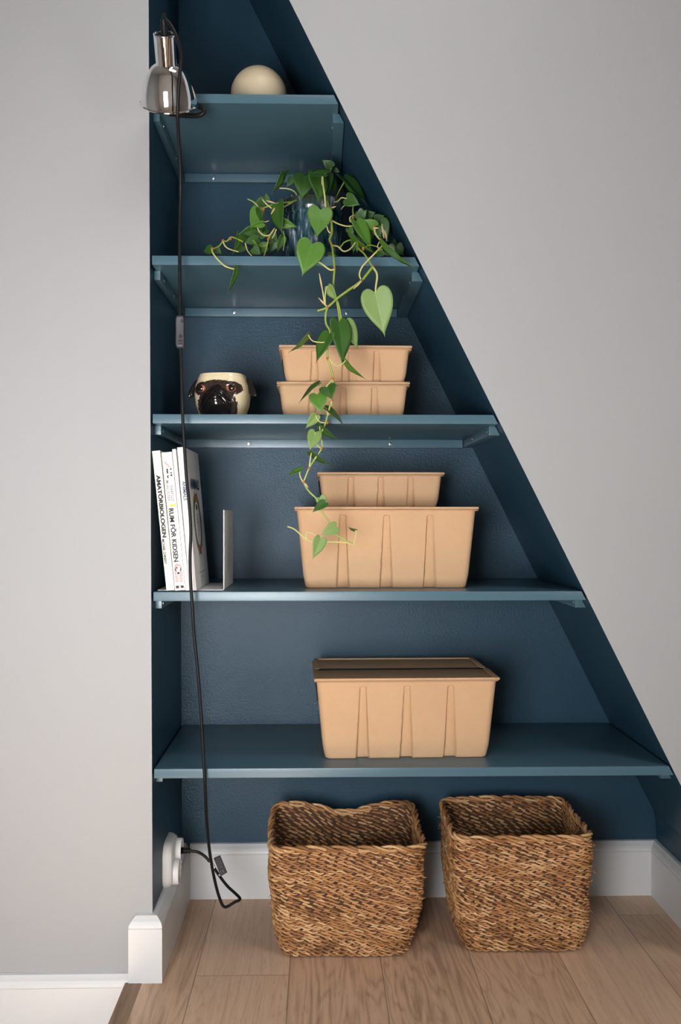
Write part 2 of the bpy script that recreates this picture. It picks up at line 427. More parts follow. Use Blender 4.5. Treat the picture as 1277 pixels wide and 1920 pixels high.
struct('baseboard_stair', bm, M['white_trim'])

# ------------------------------------------------------------------ shelves
SH = {}
def screw(parent, p, nrm, r=0.0036):
    bm = bmesh.new(); q = Vector(nrm).to_track_quat('Z', 'Y').to_matrix().to_4x4()
    Mx = Matrix.Translation(p) @ q
    lathe(bm, [(r, 0.0), (r, 0.0006), (r * 0.85, 0.0011), (r * 0.5, 0.0013)], 14, Mx, 0, False, True)
    for ax in (0, 1):                                   # cross slot
        sx, sy = (r * 0.55, r * 0.14) if ax == 0 else (r * 0.14, r * 0.55)
        vs = [bm.verts.new(Mx @ Vector(c)) for c in ((-sx, -sy, 0.00135), (sx, -sy, 0.00135), (sx, sy, 0.00135), (-sx, sy, 0.00135))]
        bm.faces.new(vs).material_index = 1
    o = obj('screw', bm, [M['screw'], M['dark_hole']], parent); return o
shelf_specs = [
    ('top', 500, 177.0, [400, 566], [0.09, 0.26], 'topmost narrow blue shelf carrying the cream globe and the clip lamp'),
    ('plant', 530, 480.6, [439, 650], [0.09, 0.22], 'blue shelf under the trailing plant, second from the top'),
    ('pug', 610, 777.2, [466, 732], [0.07, 0.25], 'blue shelf carrying the dog-faced planter and two small boxes'),
    ('books', 690, 1109.2, [], [0.06, 0.24], 'long blue shelf carrying the books and the white bookend'),
    ('low', 770, 1439.4, [], [0.06, 0.24], 'lowest and longest blue shelf carrying one large lidded box')]
for key, px, py, bs, ss, lab in shelf_specs:
    zt = at(px, py, 0.002).z; zb = zt - 0.0172; SH[key] = zt
    t = thing('wall_shelf', lab, 'shelf', (wall_x(zt) + 0.004, 0.002, zb), 'blue built-in shelves')
    bm = bmesh.new(); xl = wall_x(zt) + 0.0038
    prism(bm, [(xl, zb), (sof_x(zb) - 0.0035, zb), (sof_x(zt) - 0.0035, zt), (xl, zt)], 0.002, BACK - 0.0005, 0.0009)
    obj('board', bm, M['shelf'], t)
    cb = zb - 0.0178; yc = 0.044
    bm = bmesh.new(); wx = wall_x(zb)
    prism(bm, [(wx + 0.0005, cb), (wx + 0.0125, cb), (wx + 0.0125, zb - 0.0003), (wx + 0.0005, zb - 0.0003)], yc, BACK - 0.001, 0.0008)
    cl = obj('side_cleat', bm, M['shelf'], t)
    for yy in ss: screw(cl, Vector((wx + 0.0125, yy, (cb + zb) / 2)), (1, 0, 0), 0.003)
    bm = bmesh.new(); k = sof_x(zb) - 0.001; xi = k - 0.0125
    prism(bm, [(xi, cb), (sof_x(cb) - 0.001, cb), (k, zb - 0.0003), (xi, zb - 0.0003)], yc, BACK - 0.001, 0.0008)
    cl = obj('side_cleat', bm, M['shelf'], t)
    for yy in ss: screw(cl, Vector((xi, yy, (cb + zb) / 2)), (-1, 0, 0), 0.003)
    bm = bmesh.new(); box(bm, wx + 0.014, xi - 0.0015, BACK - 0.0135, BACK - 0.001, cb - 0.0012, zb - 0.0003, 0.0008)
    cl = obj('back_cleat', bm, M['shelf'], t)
    for sx in bs: screw(cl, Vector((at(sx, 0, BACK - 0.0135).x, BACK - 0.0135, (cb + zb) / 2 - 0.001)), (0, -1, 0), 0.0042)

# ------------------------------------------------------------------ cardboard boxes
def rrect(w, d, r, n=6, dens=0.004):
    """rounded rectangle outline, front (-y) side first, evenly sampled"""
    pts = []
    def line(ax, ay, bx, by):
        m = max(2, int(math.hypot(bx - ax, by - ay) / dens))
        for i in range(m): pts.append((ax + (bx - ax) * i / m, ay + (by - ay) * i / m))
    def arc(cx, cy, a0):
        for i in range(n): 
            a = a0 + (PI / 2) * i / n; pts.append((cx + r * math.cos(a), cy + r * math.sin(a)))
    hx, hy = w / 2, d / 2
    line(-hx + r, -hy, hx - r, -hy); arc(hx - r, -hy + r, -PI / 2)
    line(hx, -hy + r, hx, hy - r); arc(hx - r, hy - r, 0)
    line(hx - r, hy, -hx + r, hy); arc(-hx + r, hy - r, PI / 2)
    line(-hx, hy - r, -hx, -hy + r); arc(-hx + r, -hy + r, PI)
    return pts
def sstep(e0, e1, x):
    t = min(1, max(0, (x - e0) / (e1 - e0))); return t * t * (3 - 2 * t)
def pulp_body(bm, wt, wb, dt, db, h, flutes, fw_top, fw_bot, fdep):
    """tapered tray, three wedge-shaped flutes pressed into the long sides, rolled lip"""
    base = rrect(1, 1, 0.001)  # placeholder for count
    r = 0.012
    outline = rrect(wb, db, r, 6, 0.0017)
    def ring(z, inset=0.0, flute=True):
        f = z / h; foot = 0.0024 * (1 - sstep(0.0, 0.19 if h > 0.1 else 0.3, f)) if flute else 0
        w = wb + (wt - wb) * f - 2 * (inset + foot); d = db + (dt - db) * f - 2 * (inset + foot)
        out = []
        for x, y in outline:
            X, Y = x * w / wb, y * d / db
            if flute and abs(abs(y) - db / 2) < 1e-6:
                hw = (fw_bot + (fw_top - fw_bot) * f) / 2
                topcut = 1 - sstep(h * 0.905, h * 0.93, z)
                for c in flutes:
                    k = 1 - sstep(hw - 0.0014, hw + 0.0014, abs(X - c * wt))
                    Y += (-1 if Y > 0 else 1) * fdep * k * topcut
            out.append((X, Y, z))
        return out
    zs = [0.0, 0.0012, 0.004] + [h * i / 22 for i in range(2, 20)] + [h * v for v in (0.895, 0.905, 0.912, 0.92, 0.927, 0.935, 0.955)] + [h - 0.003]
    rings = [ring(0.0, 0.006)] + [ring(z, 0.0035 if z == 0 else (0.0012 if z < 0.002 else 0)) for z in zs]
    rings += [ring(h - 0.003, -0.004, False), ring(h - 0.001, -0.005, False), ring(h, -0.004, False), ring(h - 0.0005, 0.003, False), ring(h - 0.012, 0.004, False), ring(0.012, 0.012, False)]
    loft(bm, rings, True, True)
    bmesh.ops.recalc_face_normals(bm, faces=bm.faces)
def lid_flap(bm, w, y0, y1, z, outer):
    """half of the lid: thin board with a raised rolled border on its three outer sides"""
    box(bm, -w / 2, w / 2, y0, y1, z, z + 0.0022, 0.0008)
    b = 0.010
    ya, yb = (y0, y0 + b) if outer < 0 else (y1 - b, y1)
    box(bm, -w / 2, w / 2, ya, yb, z + 0.0015, z + 0.0045, 0.0012)
    for s in (-1, 1):
        xa, xb = (-w / 2, -w / 2 + b) if s < 0 else (w / 2 - b, w / 2)
        box(bm, xa, xb, y0, y1, z + 0.0015, z + 0.0043, 0.0012)
def make_box(kind, label, loc, rotz, group, src=None):
    big = kind == 'large'
    wt, wb, dt, db, h = (0.352, 0.322, 0.262, 0.236, 0.155) if big else (0.252, 0.236, 0.176, 0.162, 0.0665)
    if src:
        t = src.copy(); COL.objects.link(t); t.location = loc; t.rotation_euler = (0, 0, rotz); t['label'] = label
        for ch in list(src.children):
            c = ch.copy(); COL.objects.link(c); c.parent = t
            for g in ch.children:
                d = g.copy(); COL.objects.link(d); d.parent = c
        return t
    t = thing('storage_box', label, 'box', loc, group, rotz)
    bm = bmesh.new()
    pulp_body(bm, wt, wb, dt, db, h, (-0.243, 0.0, 0.243), 0.008, 0.0245 if big else 0.0155, 0.0105 if big else 0.0075)
    body = obj('body', bm, M['pulp'], t, world=False, angle=60)
    w = wt + 0.008; d = dt + 0.008
    for s in (-1, 1):
        bm = bmesh.new()
        if s < 0: lid_flap(bm, w, -d / 2, -0.018, h + 0.0004, -1)
        else: lid_flap(bm, w - 0.006, -0.007, d / 2, h + 0.0004, 1)
        obj('lid_flap', bm, M['pulp_lid'], t, world=False)
    bm = bmesh.new(); box(bm, -w / 2 + 0.004, w / 2 - 0.006, -0.021, -0.004, h + 0.0028, h + 0.0036, 0.0002)  # added dark strip, painting the shade of the gap between the flaps
    obj('lid_gap_shade', bm, M['dark_hole'], t, world=False)
    for s in (-1, 1):                                   # dark metal-edged grip slot on each short end
        bm = bmesh.new(); hz = h * 0.62 if not big else h * 0.72; hh = h * 0.24 if not big else h * 0.12
        xx = (wb + (wt - wb) * hz / h) / 2; hl = 0.036
        pr = [(math.cos(2*PI*k/24), math.sin(2*PI*k/24)) for k in range(24)]
        def rg(sx, k): return [(s * (xx + sx + (zz * hh) * (wt - wb) / 2 / h), yy * hl * k, hz + zz * hh * k) for yy, zz in pr]
        loft(bm, [rg(-0.002, 1.0), rg(0.0016, 1.0), rg(0.0024, 0.93), rg(0.0018, 0.85)])
        bmesh.ops.recalc_face_normals(bm, faces=bm.faces)
        g = obj('grip', bm, M['dark_hole'], t, world=False); g['label'] = 'black grip slot on the short end'
    return t
gb = 'moulded cardboard storage boxes'
z5, z4, z3 = SH['low'], SH['books'], SH['pug']
p = at(759, 1400, 0.058)
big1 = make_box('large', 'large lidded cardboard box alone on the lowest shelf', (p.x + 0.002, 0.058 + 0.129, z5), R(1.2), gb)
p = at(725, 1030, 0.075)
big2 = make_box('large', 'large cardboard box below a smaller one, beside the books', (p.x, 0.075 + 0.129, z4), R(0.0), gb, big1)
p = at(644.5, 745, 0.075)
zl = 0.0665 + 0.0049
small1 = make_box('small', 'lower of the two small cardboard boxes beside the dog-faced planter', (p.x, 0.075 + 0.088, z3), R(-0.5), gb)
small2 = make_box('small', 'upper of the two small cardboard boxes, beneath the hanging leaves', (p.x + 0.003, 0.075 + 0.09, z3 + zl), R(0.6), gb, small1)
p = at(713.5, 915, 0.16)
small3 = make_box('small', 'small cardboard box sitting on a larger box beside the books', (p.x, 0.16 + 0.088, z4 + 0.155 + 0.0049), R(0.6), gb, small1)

# ------------------------------------------------------------------ woven baskets
def make_basket(label, cx, cy, wt, dt, wb, db, h, rise, sag, lean, seed, rows=25, rotz=0):
    rnd = random.Random(seed)
    t = thing('woven_basket', label, 'basket', (cx, cy, 0), 'seagrass baskets on the floor', rotz)
    def outline(w, d, r, n): 
        base = rrect(w, d, r, 8, 0.003); 
        L = [0]
        for i in range(len(base)):
            a, b = base[i], base[(i + 1) % len(base)]; L.append(L[-1] + math.hypot(b[0]-a[0], b[1]-a[1]))
        out = []; j = 0
        for k in range(n):
            s = L[-1] * k / n
            while L[j + 1] < s: j += 1
            u = (s - L[j]) / max(1e-9, L[j+1] - L[j]); a, b = base[j], base[(j + 1) % len(base)]
            out.append((a[0] + (b[0]-a[0])*u, a[1] + (b[1]-a[1])*u))
        return out, L[-1]
    N = 400
    def level(v):
        f = v ** 0.8
        o, per = outline(wb + (wt - wb) * f, db + (dt - db) * f, 0.028 + 0.008 * (1 - f), N)
        pts = []
        for i, (x, y) in enumerate(o):
            nx, ny = x / (wt / 2), y / (dt / 2)
            zz = v * h
            zz += v * v * rise * max(0, ny)                       # back edge stands higher
            zz -= v * v * sag * math.exp(-(nx / 0.42) ** 2) * max(0, ny) ** 2
            wob = noise.noise(Vector((x * 9, y * 9, v * 3 + seed))) * 0.006
            bul = 0.006 * math.sin(PI * v)
            l = math.hypot(x, y)
            pts.append(Vector((x + lean[0] * v + x / l * (wob + bul), y + lean[1] * v + y / l * (wob + bul), zz + 0.0045 + wob * 0.5 * (v > 0.1))))
        return pts, per
    def strands(bm, lay, pts, per, nstr, rad, coil, pitch, phase, hand, flat=1.0):
        n = len(pts); turns = max(1, round(per / pitch))
        for s in range(nstr):
            rings = []; tones = []
            for i, p in enumerate(pts):
                tg = (pts[(i+1) % n] - pts[i-1]).normalized(); out_ = tg.cross(Vector((0, 0, 1))).normalized(); up = out_.cross(tg) * -1
                if up.z < 0: up = -up
                a = hand * 2 * PI * turns * i / n + phase + 2 * PI * s / nstr
                a += 0.5 * math.sin(i * 0.13 + seed + s * 2 + phase)
                c = p + out_ * math.cos(a) * coil * flat + up * math.sin(a) * coil
                rr = rad * (0.85 + 0.3 * noise.noise(Vector((i * 0.11, phase, s * 7.7))))
                k_ = 5
                rings.append([c + (out_ * math.cos(2*PI*k/k_ + a) + up * math.sin(2*PI*k/k_ + a)) * rr * (1.0 if k % 2 else 0.85) for k in range(k_)])
                tones.append((a + (0 if s == 0 else 3.3)) / (2 * PI))
            rv = [[bm.verts.new(q) for q in r] for r in rings]
            for i in range(n):
                j = (i + 1) % n; tone = noise.cell(Vector((math.floor(tones[i]) * 1.7 + 0.5, s * 13.1 + phase * 3.7, seed)))
                tone = 0.18 + 0.82 * abs(tone)
                for k in range(5):
                    q = (k + 1) % 5
                    f = bm.faces.new((rv[i][k], rv[j][k], rv[j][q], rv[i][q]))
                    for lp in f.loops: lp[lay] = (tone, tone, tone, 1)
    bm = bmesh.new(); lay = bm.loops.layers.float_color.new('tone')
    for r_ in range(rows):
        v = (r_ + 0.3) / rows
        pts, per = level(v)
        strands(bm, lay, pts, per, 2, 0.0029, 0.0029, 0.034 + rnd.uniform(-0.005, 0.005), rnd.uniform(0, 6.28), -1, 0.8)
    for q in range(70):                                            # loose fibre ends
        v = rnd.uniform(0.05, 0.98); pts, per = level(v); i = rnd.randrange(N); p = pts[i]
        tg = (pts[(i+1) % N] - pts[i-1]).normalized(); o_ = tg.cross(Vector((0, 0, 1))).normalized()
        a = p + o_ * 0.005; d = (tg * rnd.choice((-1, 1)) + o_ * rnd.uniform(0.1, 0.4) + Vector((0, 0, rnd.uniform(-.4, .4)))).normalized()
        b4 = len(bm.faces)
        tube(bm, [a, a + d * 0.008, a + d * 0.015 + o_ * 0.001], [0.0011, 0.0011, 0.0004], 4)
        bm.faces.ensure_lookup_table(); tone = rnd.uniform(0.4, 1.0)
        for f in bm.faces[b4:]:
            for lp in f.loops: lp[lay] = (tone, tone, tone, 1)
    bmesh.ops.recalc_face_normals(bm, faces=bm.faces)
    obj('woven_side', bm, M['seagrass'], t, world=False, angle=None)
    bm = bmesh.new(); lay = bm.loops.layers.float_color.new('tone')
    pts, per = level(1.0)
    strands(bm, lay, pts, per, 3, 0.0042, 0.0042, 0.075, 0.3, -1)
    obj('rim', bm, M['seagrass'], t, world=False, angle=None)
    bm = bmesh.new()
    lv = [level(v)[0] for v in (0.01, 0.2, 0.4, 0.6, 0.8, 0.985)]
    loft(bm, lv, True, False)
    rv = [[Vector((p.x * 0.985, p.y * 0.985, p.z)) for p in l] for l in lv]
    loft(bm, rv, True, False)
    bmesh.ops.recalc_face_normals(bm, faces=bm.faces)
    obj('gap_shade_backing', bm, M['weave_gap_shade'], t, world=False)  # added dark backing sheet, closes the weave and shades its gaps
    return t
pa, pb = at(518, 1797, 0.0), at(770, 1797, 0.0)
make_basket('left seagrass basket with flared sagging rim, standing nearest the power cord', 0.052, 0.176, 0.306, 0.232, 0.254, 0.196, 0.213, 0.02, 0.02, (0.003, 0.002), 3, 27)
make_basket('right boxy seagrass basket with straight rim, standing by the soffit', 0.409, 0.206, 0.272, 0.236, 0.240, 0.230, 0.224, 0.008, -0.002, (-0.004, -0.006), 11, 28)

# ------------------------------------------------------------------ globe on the top shelf
bc = at(485.3, 176, 0.135); rb = 52.3 * sc(0.135)
t = thing('round_ornament', 'smooth cream globe half hidden behind the top shelf edge', 'ornament', (bc.x, 0.135, SH['top']))
zc_ = SH['top'] + rb
bm = bmesh.new(); prof = []
for i in range(0, 33):
    a = -PI / 2 + 0.18 + (PI - 0.18) * i / 32
    prof.append((max(1e-4, rb * math.cos(a)), zc_ + rb * math.sin(a) - rb * (1 - math.cos(0.18)) * 0 - 0.0009))
lathe(bm, prof, 64, Matrix.Translation((bc.x, 0.135, 0)), 0, True, True)
obj('shell', bm, M['ball'], t, angle=None)
bm = bmesh.new()
ra = math.asin(0.30) ; rz = zc_ - 0.0009 + rb * 0.30; rr_ = rb * math.cos(ra)
lathe(bm, [(rr_ - 0.001, rz - 0.0006), (rr_ + 0.0003, rz - 0.0003), (rr_ + 0.0003, rz + 0.0003), (rr_ - 0.001, rz + 0.0006)], 64, Matrix.Translation((bc.x, 0.135, 0)))
obj('seam', bm, M['ball'], t)

# ------------------------------------------------------------------ clip lamp, its cord, switch, tag and plug
lc = at(317, 194, -0.06)                                # centre of the shade's mouth
ax = Vector((-0.035, 0.655, -0.755)).normalized()          # from socket to mouth
LM = Matrix.Translation(lc) @ ax.to_track_quat('Z', 'Y').to_matrix().to_4x4()
Ln = 0.117
lamp = thing('clip_lamp', 'chrome clip-on lamp with long black cord at top left of the shelves', 'lamp', (lc.x, lc.y, lc.z))
bm = bmesh.new()
prof = [(0.0172, -Ln + 0.004), (0.0188, -Ln + 0.0005), (0.0194, -Ln + 0.0015), (0.0192, -Ln + 0.004), (0.0183, -0.068), (0.0185, -0.0665), (0.0215, -0.0652), (0.0268, -0.0615), (0.0322, -0.055), (0.0380, -0.045), (0.0428, -0.033), (0.0468, -0.021), (0.0497, -0.009), (0.0507, -0.001)]
lathe(bm, prof, 72, LM)
obj('lamp_shade', bm, M['chrome'], lamp, angle=50)
bm = bmesh.new()
lathe(bm, [(0.0500, -0.0012), (0.0516, -0.0018), (0.0530, -0.0004), (0.0530, 0.0012), (0.0515, 0.0022), (0.0500, 0.0012)], 72, LM); obj('rim', bm, M['chrome'], lamp)
bm = bmesh.new()
lathe(bm, [(0.0492, 0.0), (0.0485, -0.009), (0.0456, -0.021), (0.0416, -0.033), (0.0368, -0.045), (0.031, -0.055), (0.0255, -0.061), (0.017, -0.064), (0.001, -0.064)], 48, LM); obj('shade_lining', bm, M['lamp_inside'], lamp)
bm = bmesh.new(); uvsphere(bm, (0, 0, 0), 0.0225, 24, 16)
lathe(bm, [(0.0125, -0.040), (0.0125, -0.018), (0.017, -0.012)], 20)
bmesh.ops.transform(bm, matrix=LM @ Matrix.Translation((0, 0, -0.030)), verts=bm.verts); obj('bulb', bm, M['lamp_inside'], lamp)
bm = bmesh.new(); lathe(bm, [(0.0172, -Ln + 0.0045), (0.010, -Ln + 0.003), (0.0001, -Ln + 0.003)], 32, LM)
for k in range(4):
    a = k * PI / 2 + 0.5
    c = LM @ Matrix.Rotation(a, 4, 'Z'); v0 = len(bm.verts)
    b4 = set(bm.verts); box(bm, 0.0075, 0.0155, -0.003, 0.003, -Ln + 0.0006, -Ln + 0.003, 0.0006, 1)
    bmesh.ops.transform(bm, matrix=c, verts=[v for v in bm.verts if v not in b4])
obj('socket_cap', bm, [M['black_plastic'], M['chrome']], lamp)
bm = bmesh.new()
gl = Ln + 0.025
lathe(bm, [(0.0068, -Ln + 0.003), (0.0062, -Ln - 0.004), (0.0056, -gl + 0.004), (0.004, -gl)], 20, LM, 0, False, True)
obj('cord_grip', bm, M['black_plastic'], lamp)
# clip: bracket from the neck, hinge and two jaws biting the top shelf's edge, wire handle
zt = SH['top']
bm = bmesh.new()
xj = at(345, 190, 0).x
box(bm, xj - 0.012, xj + 0.012, -0.018, 0.03, zt + 0.0004, zt + 0.004, 0.001)
box(bm, xj - 0.012, xj + 0.012, -0.018, 0.03, zt - 0.0212, zt - 0.0178, 0.001)
for s in (-1, 1): tube(bm, [Vector((xj + s * 0.012, -0.012, zt - 0.02)), Vector((xj + s * 0.012, -0.012, zt + 0.003))], 0.003, 10)
tube(bm, [Vector((xj - 0.013, -0.016, zt - 0.0085)), Vector((xj + 0.013, -0.016, zt - 0.0085))], 0.006, 14)
nk = LM @ Vector((0, 0, -0.072))
tube(bm, smooth_path([nk + Vector((0.008, 0.016, 0)), nk + Vector((0.02, 0.034, -0.006)), Vector((xj + 0.004, -0.012, zt + 0.02)), Vector((xj, -0.012, zt + 0.002))]), 0.003, 8)
obj('clip', bm, M['black_plastic'], lamp)
bm = bmesh.new()
hp = smooth_path([at(x, y, Y) for x, y, Y in ((318, 213, -0.012), (340, 216, -0.02), (368, 217, -0.03), (380, 213, -0.034), (382, 206, -0.034), (374, 200, -0.03), (360, 196, -0.022), (345, 192, -0.014))])
tube(bm, hp, 0.0044, 10); obj('clip_handle', bm, M['black_plastic'], lamp)
ct = LM @ Vector((0, 0, -gl))
c1 = [(ct.x, ct.y, ct.z)]
seg1 = [ct + Vector((0.0005, -0.002, 0.004))] + [at(x, y, Y) for x, y, Y in (
    (310, 36, -0.160), (318, 44, -0.160), (328, 62, -0.160), (336, 84, -0.158), (340, 105, -0.155), (338, 130, -0.15), (334.5, 170, -0.14), (333, 215, -0.125),
    (334.5, 255, -0.10), (338, 310, -0.07), (338.5, 360, -0.05), (337.3, 420, -0.042), (337, 500, -0.038), (337.5, 560, -0.036), (338, 593, -0.036))]
seg2 = [at(x, y, Y) for x, y, Y in (
    (338.5, 652, -0.036), (340, 690, -0.036), (341.5, 740, -0.036), (343.5, 800, -0.034), (346.5, 850, -0.032), (350, 900, -0.03), (355.5, 955, -0.03), (357.8, 1000, -0.03),
    (356.5, 1040, -0.03), (357, 1080, -0.03), (360, 1130, -0.03), (364, 1190, -0.028), (371, 1260, -0.025), (376.5, 1330, -0.02), (380.5, 1400, -0.012), (384.5, 1470, -0.008),
    (387, 1530, 0.02), (391, 1580, 0.06), (397.5, 1625, 0.09), (406, 1665, 0.11), (414, 1690, 0.12), (420, 1700, 0.122), (428, 1699, 0.126), (440, 1691.5, 0.13), (449, 1687.5, 0.135), (449, 1683, 0.14),
    (440, 1674, 0.15), (426, 1661, 0.16), (412, 1643, 0.17), (399, 1624, 0.18), (386, 1607.5, 0.185), (372, 1598, 0.19), (356, 1595.5, 0.19))]
bm = bmesh.new(); tube(bm, smooth_path(seg1, 8), 0.0033, 10); tube(bm, smooth_path(seg2, 8), 0.0030, 10)
obj('power_cord', bm, M['black_plastic'], lamp)
# in-line switch
s0, s1 = seg1[-1], seg2[0]; sm_ = (s0 + s1) / 2; hl = (s0.z - s1.z) / 2 + 0.0015
bm = bmesh.new(); rings = []
def sw_ring(y, k):
    pts = []
    for i in range(48):
        a = 2 * PI * i / 48; ca, sa = math.cos(a), math.sin(a)
        zz = hl * k * (abs(sa) ** 0.45) * (1 if sa >= 0 else -1)
        wx = (0.0078 + 0.0016 * (zz / hl) ** 2) * (abs(ca) ** 0.45) * (1 if ca >= 0 else -1) * (k if k < 1 else 1)
        pts.append((sm_.x + wx, y, sm_.z + zz))
    return pts
for y, k in ((0.007, 0.9), (0.006, 0.97), (0.0, 1.0), (-0.005, 0.97), (-0.007, 0.90), (-0.0075, 0.84), (-0.0072, 0.80)): rings.append(sw_ring(sm_.y + y, k))
loft(bm, rings[::-1]); bmesh.ops.recalc_face_normals(bm, faces=bm.faces)
sw = obj('cord_switch', bm, M['dark_grey_plastic'], lamp); sw['label'] = 'dark grey waisted in-line cord switch'
bm = bmesh.new()                                          # moulded marks: square, arrow chevrons and arcs
yk = sm_.y - 0.0079
def bar(a, b, w=0.0006): tube(bm, [Vector((a[0], yk, a[1])), Vector((b[0], yk, b[1]))], w, 5)
X0, Z0 = sm_.x, sm_.z
for a, b in (((0.0022, 0.021), (0.0052, 0.021)), ((0.0052, 0.021), (0.0052, 0.0165)), ((0.0052, 0.0165), (0.0022, 0.0165)), ((0.0022, 0.0165), (0.0022, 0.021))): bar((X0 + a[0], Z0 + a[1]), (X0 + b[0], Z0 + b[1]))
obj('square_mark', bm, M['black_plastic'], sw)
for z0_ in (-0.0085, -0.0115):
    bm = bmesh.new(); bar((X0 - 0.0012, Z0 + z0_), (X0 + 0.001, Z0 + z0_ + 0.0025)); bar((X0 + 0.001, Z0 + z0_ + 0.0025), (X0 + 0.0032, Z0 + z0_))
    obj('arrow_mark', bm, M['black_plastic'], sw)
for zc2 in (-0.019, -0.0245):
    bm = bmesh.new()
    ar = [Vector((X0 + 0.001 + 0.003 * math.cos(a), yk, Z0 + zc2 + 0.0028 * math.sin(a))) for a in [PI * i / 8 for i in range(9)]]
    tube(bm, ar, 0.0006, 5); obj('arc_mark', bm, M['black_plastic'], sw)
# printed tag folded round the cord
tp = [at(400.5, 1609, 0.155), at(412.5, 1603.5, 0.150), at(426, 1636, 0.150), at(414, 1643, 0.155)]
bm = bmesh.new(); nrm = (tp[1] - tp[0]).cross(tp[3] - tp[0]).normalized()
if nrm.y > 0: nrm = -nrm
A = [bm.verts.new(p) for p in tp]; B = [bm.verts.new(p - nrm * 0.0008) for p in tp]
bm.faces.new(A); bm.faces.new(B[::-1])
for i in range(4): bm.faces.new((A[i], B[i], B[(i+1) % 4], A[(i+1) % 4]))
bmesh.ops.recalc_face_normals(bm, faces=bm.faces)
tg_ = obj('cord_tag', bm, M['dark_grey_plastic'], lamp, smooth=False); tg_['label'] = 'dark printed tag round the cord'
bm = bmesh.new()
def tagpt(u, v): return (tp[0].lerp(tp[1], u)).lerp(tp[3].lerp(tp[2], u), v) + nrm * 0.0004
for v, u0, u1 in ((0.1, 0.3, 0.8), (0.2, 0.12, 0.85), (0.3, 0.12, 0.8), (0.4, 0.12, 0.88), (0.5, 0.12, 0.75), (0.6, 0.15, 0.8)):
    tube(bm, [tagpt(u0, v), tagpt(u1, v)], 0.00045, 4)
for u in (0.35, 0.65):                                    # conformity mark
    tube(bm, [tagpt(u + 0.11 * math.cos(a), 0.82 + 0.09 * math.sin(a)) for a in [PI * (0.35 + 1.3 * i / 8) for i in range(9)]], 0.0005, 4)
tube(bm, [tagpt(0.55, 0.82), tagpt(0.68, 0.82)], 0.0004, 4)
obj('tag_print', bm, M['tag_print'], tg_)
for (q0, q1) in ((0.0, 0.0),):
    bm = bmesh.new()
    a, b = at(394, 1616, 0.176), at(402, 1628, 0.172)
    tube(bm, [a, b], 0.0042, 10); c, d = at(411, 1641, 0.166), at(420, 1637, 0.158)
    tube(bm, [c, d], 0.002, 8); o = obj('tag_sleeve', bm, M['white_plastic'], lamp); o['label'] = 'white tape holding the tag'
# plug
pc = at(327, 1595, 0.19); bm = bmesh.new()
PM = Matrix.Translation(pc) @ Matrix.Rotation(PI / 2, 4, 'Y')
lathe(bm, [(0.0088, -0.006), (0.0092, 0.0), (0.0086, 0.004), (0.0072, 0.010), (0.0062, 0.014), (0.0072, 0.0165), (0.006, 0.018), (0.005, 0.019)], 24, PM, 0, True, True)
for k in range(4):
    h0 = 0.019 + 0.0036 * k
    lathe(bm, [(0.0042, h0), (0.0062, h0 + 0.0006), (0.0062, h0 + 0.0022), (0.0042, h0 + 0.0028)], 18, PM, 0, True, True)
lathe(bm, [(0.0038, 0.018), (0.0036, 0.034)], 14, PM, 0, True, True)
obj('plug', bm, M['black_plastic'], lamp)

# ------------------------------------------------------------------ double wall socket
oy, oz = 0.165, at(318, 1612, 0.165).z
wx = wall_x(oz)
t = thing('wall_socket', 'white double wall socket with the black plug in its upper outlet', 'socket', (wx, oy, oz))
def oring(hy, hz, x, r=0.03, n=10):
    pts = []
    for cy, cz, a0 in ((hy - r, hz - r, 0), (-hy + r, hz - r, PI / 2), (-hy + r, -hz + r, PI), (hy - r, -hz + r, 1.5 * PI)):
        for i in range(n):
            a = a0 + PI / 2 * i / (n - 1); pts.append((x, oy + cy + r * math.cos(a), oz + cz + r * math.sin(a)))
    return pts
bm = bmesh.new()
loft(bm, [oring(0.054, 0.047, wx + 0.0003), oring(0.054, 0.047, wx + 0.003), oring(0.0525, 0.0455, wx + 0.010), oring(0.049, 0.042, wx + 0.0165), oring(0.046, 0.039, wx + 0.018)])
obj('cover_plate', bm, M['white_plastic'], t)
for dy, dz in ((0.025, 0.014), (-0.0, -0.0)):
    pass
pz = pc.z
for cy, cz in ((0.19, pz + 0.001), (0.155, oz - 0.021)):
    bm = bmesh.new(); OM = Matrix.Translation((wx + 0.016, cy, cz)) @ Matrix.Rotation(PI / 2, 4, 'Y')
    lathe(bm, [(0.0255, 0.0), (0.0250, 0.011), (0.0240, 0.0125), (0.0215, 0.0125), (0.0205, 0.011), (0.0200, -0.002), (0.0001, -0.002)], 48, OM)
    o = obj('outlet', bm, M['white_plastic'], t)
    bm = bmesh.new()
    for s in (-1, 1): lathe(bm, [(0.0026, 0.0), (0.0024, 0.0008)], 12, OM @ Matrix.Translation((0, s * 0.0095, -0.0015)), 0, False, True)
    obj('pin_hole', bm, M['dark_hole'], o)

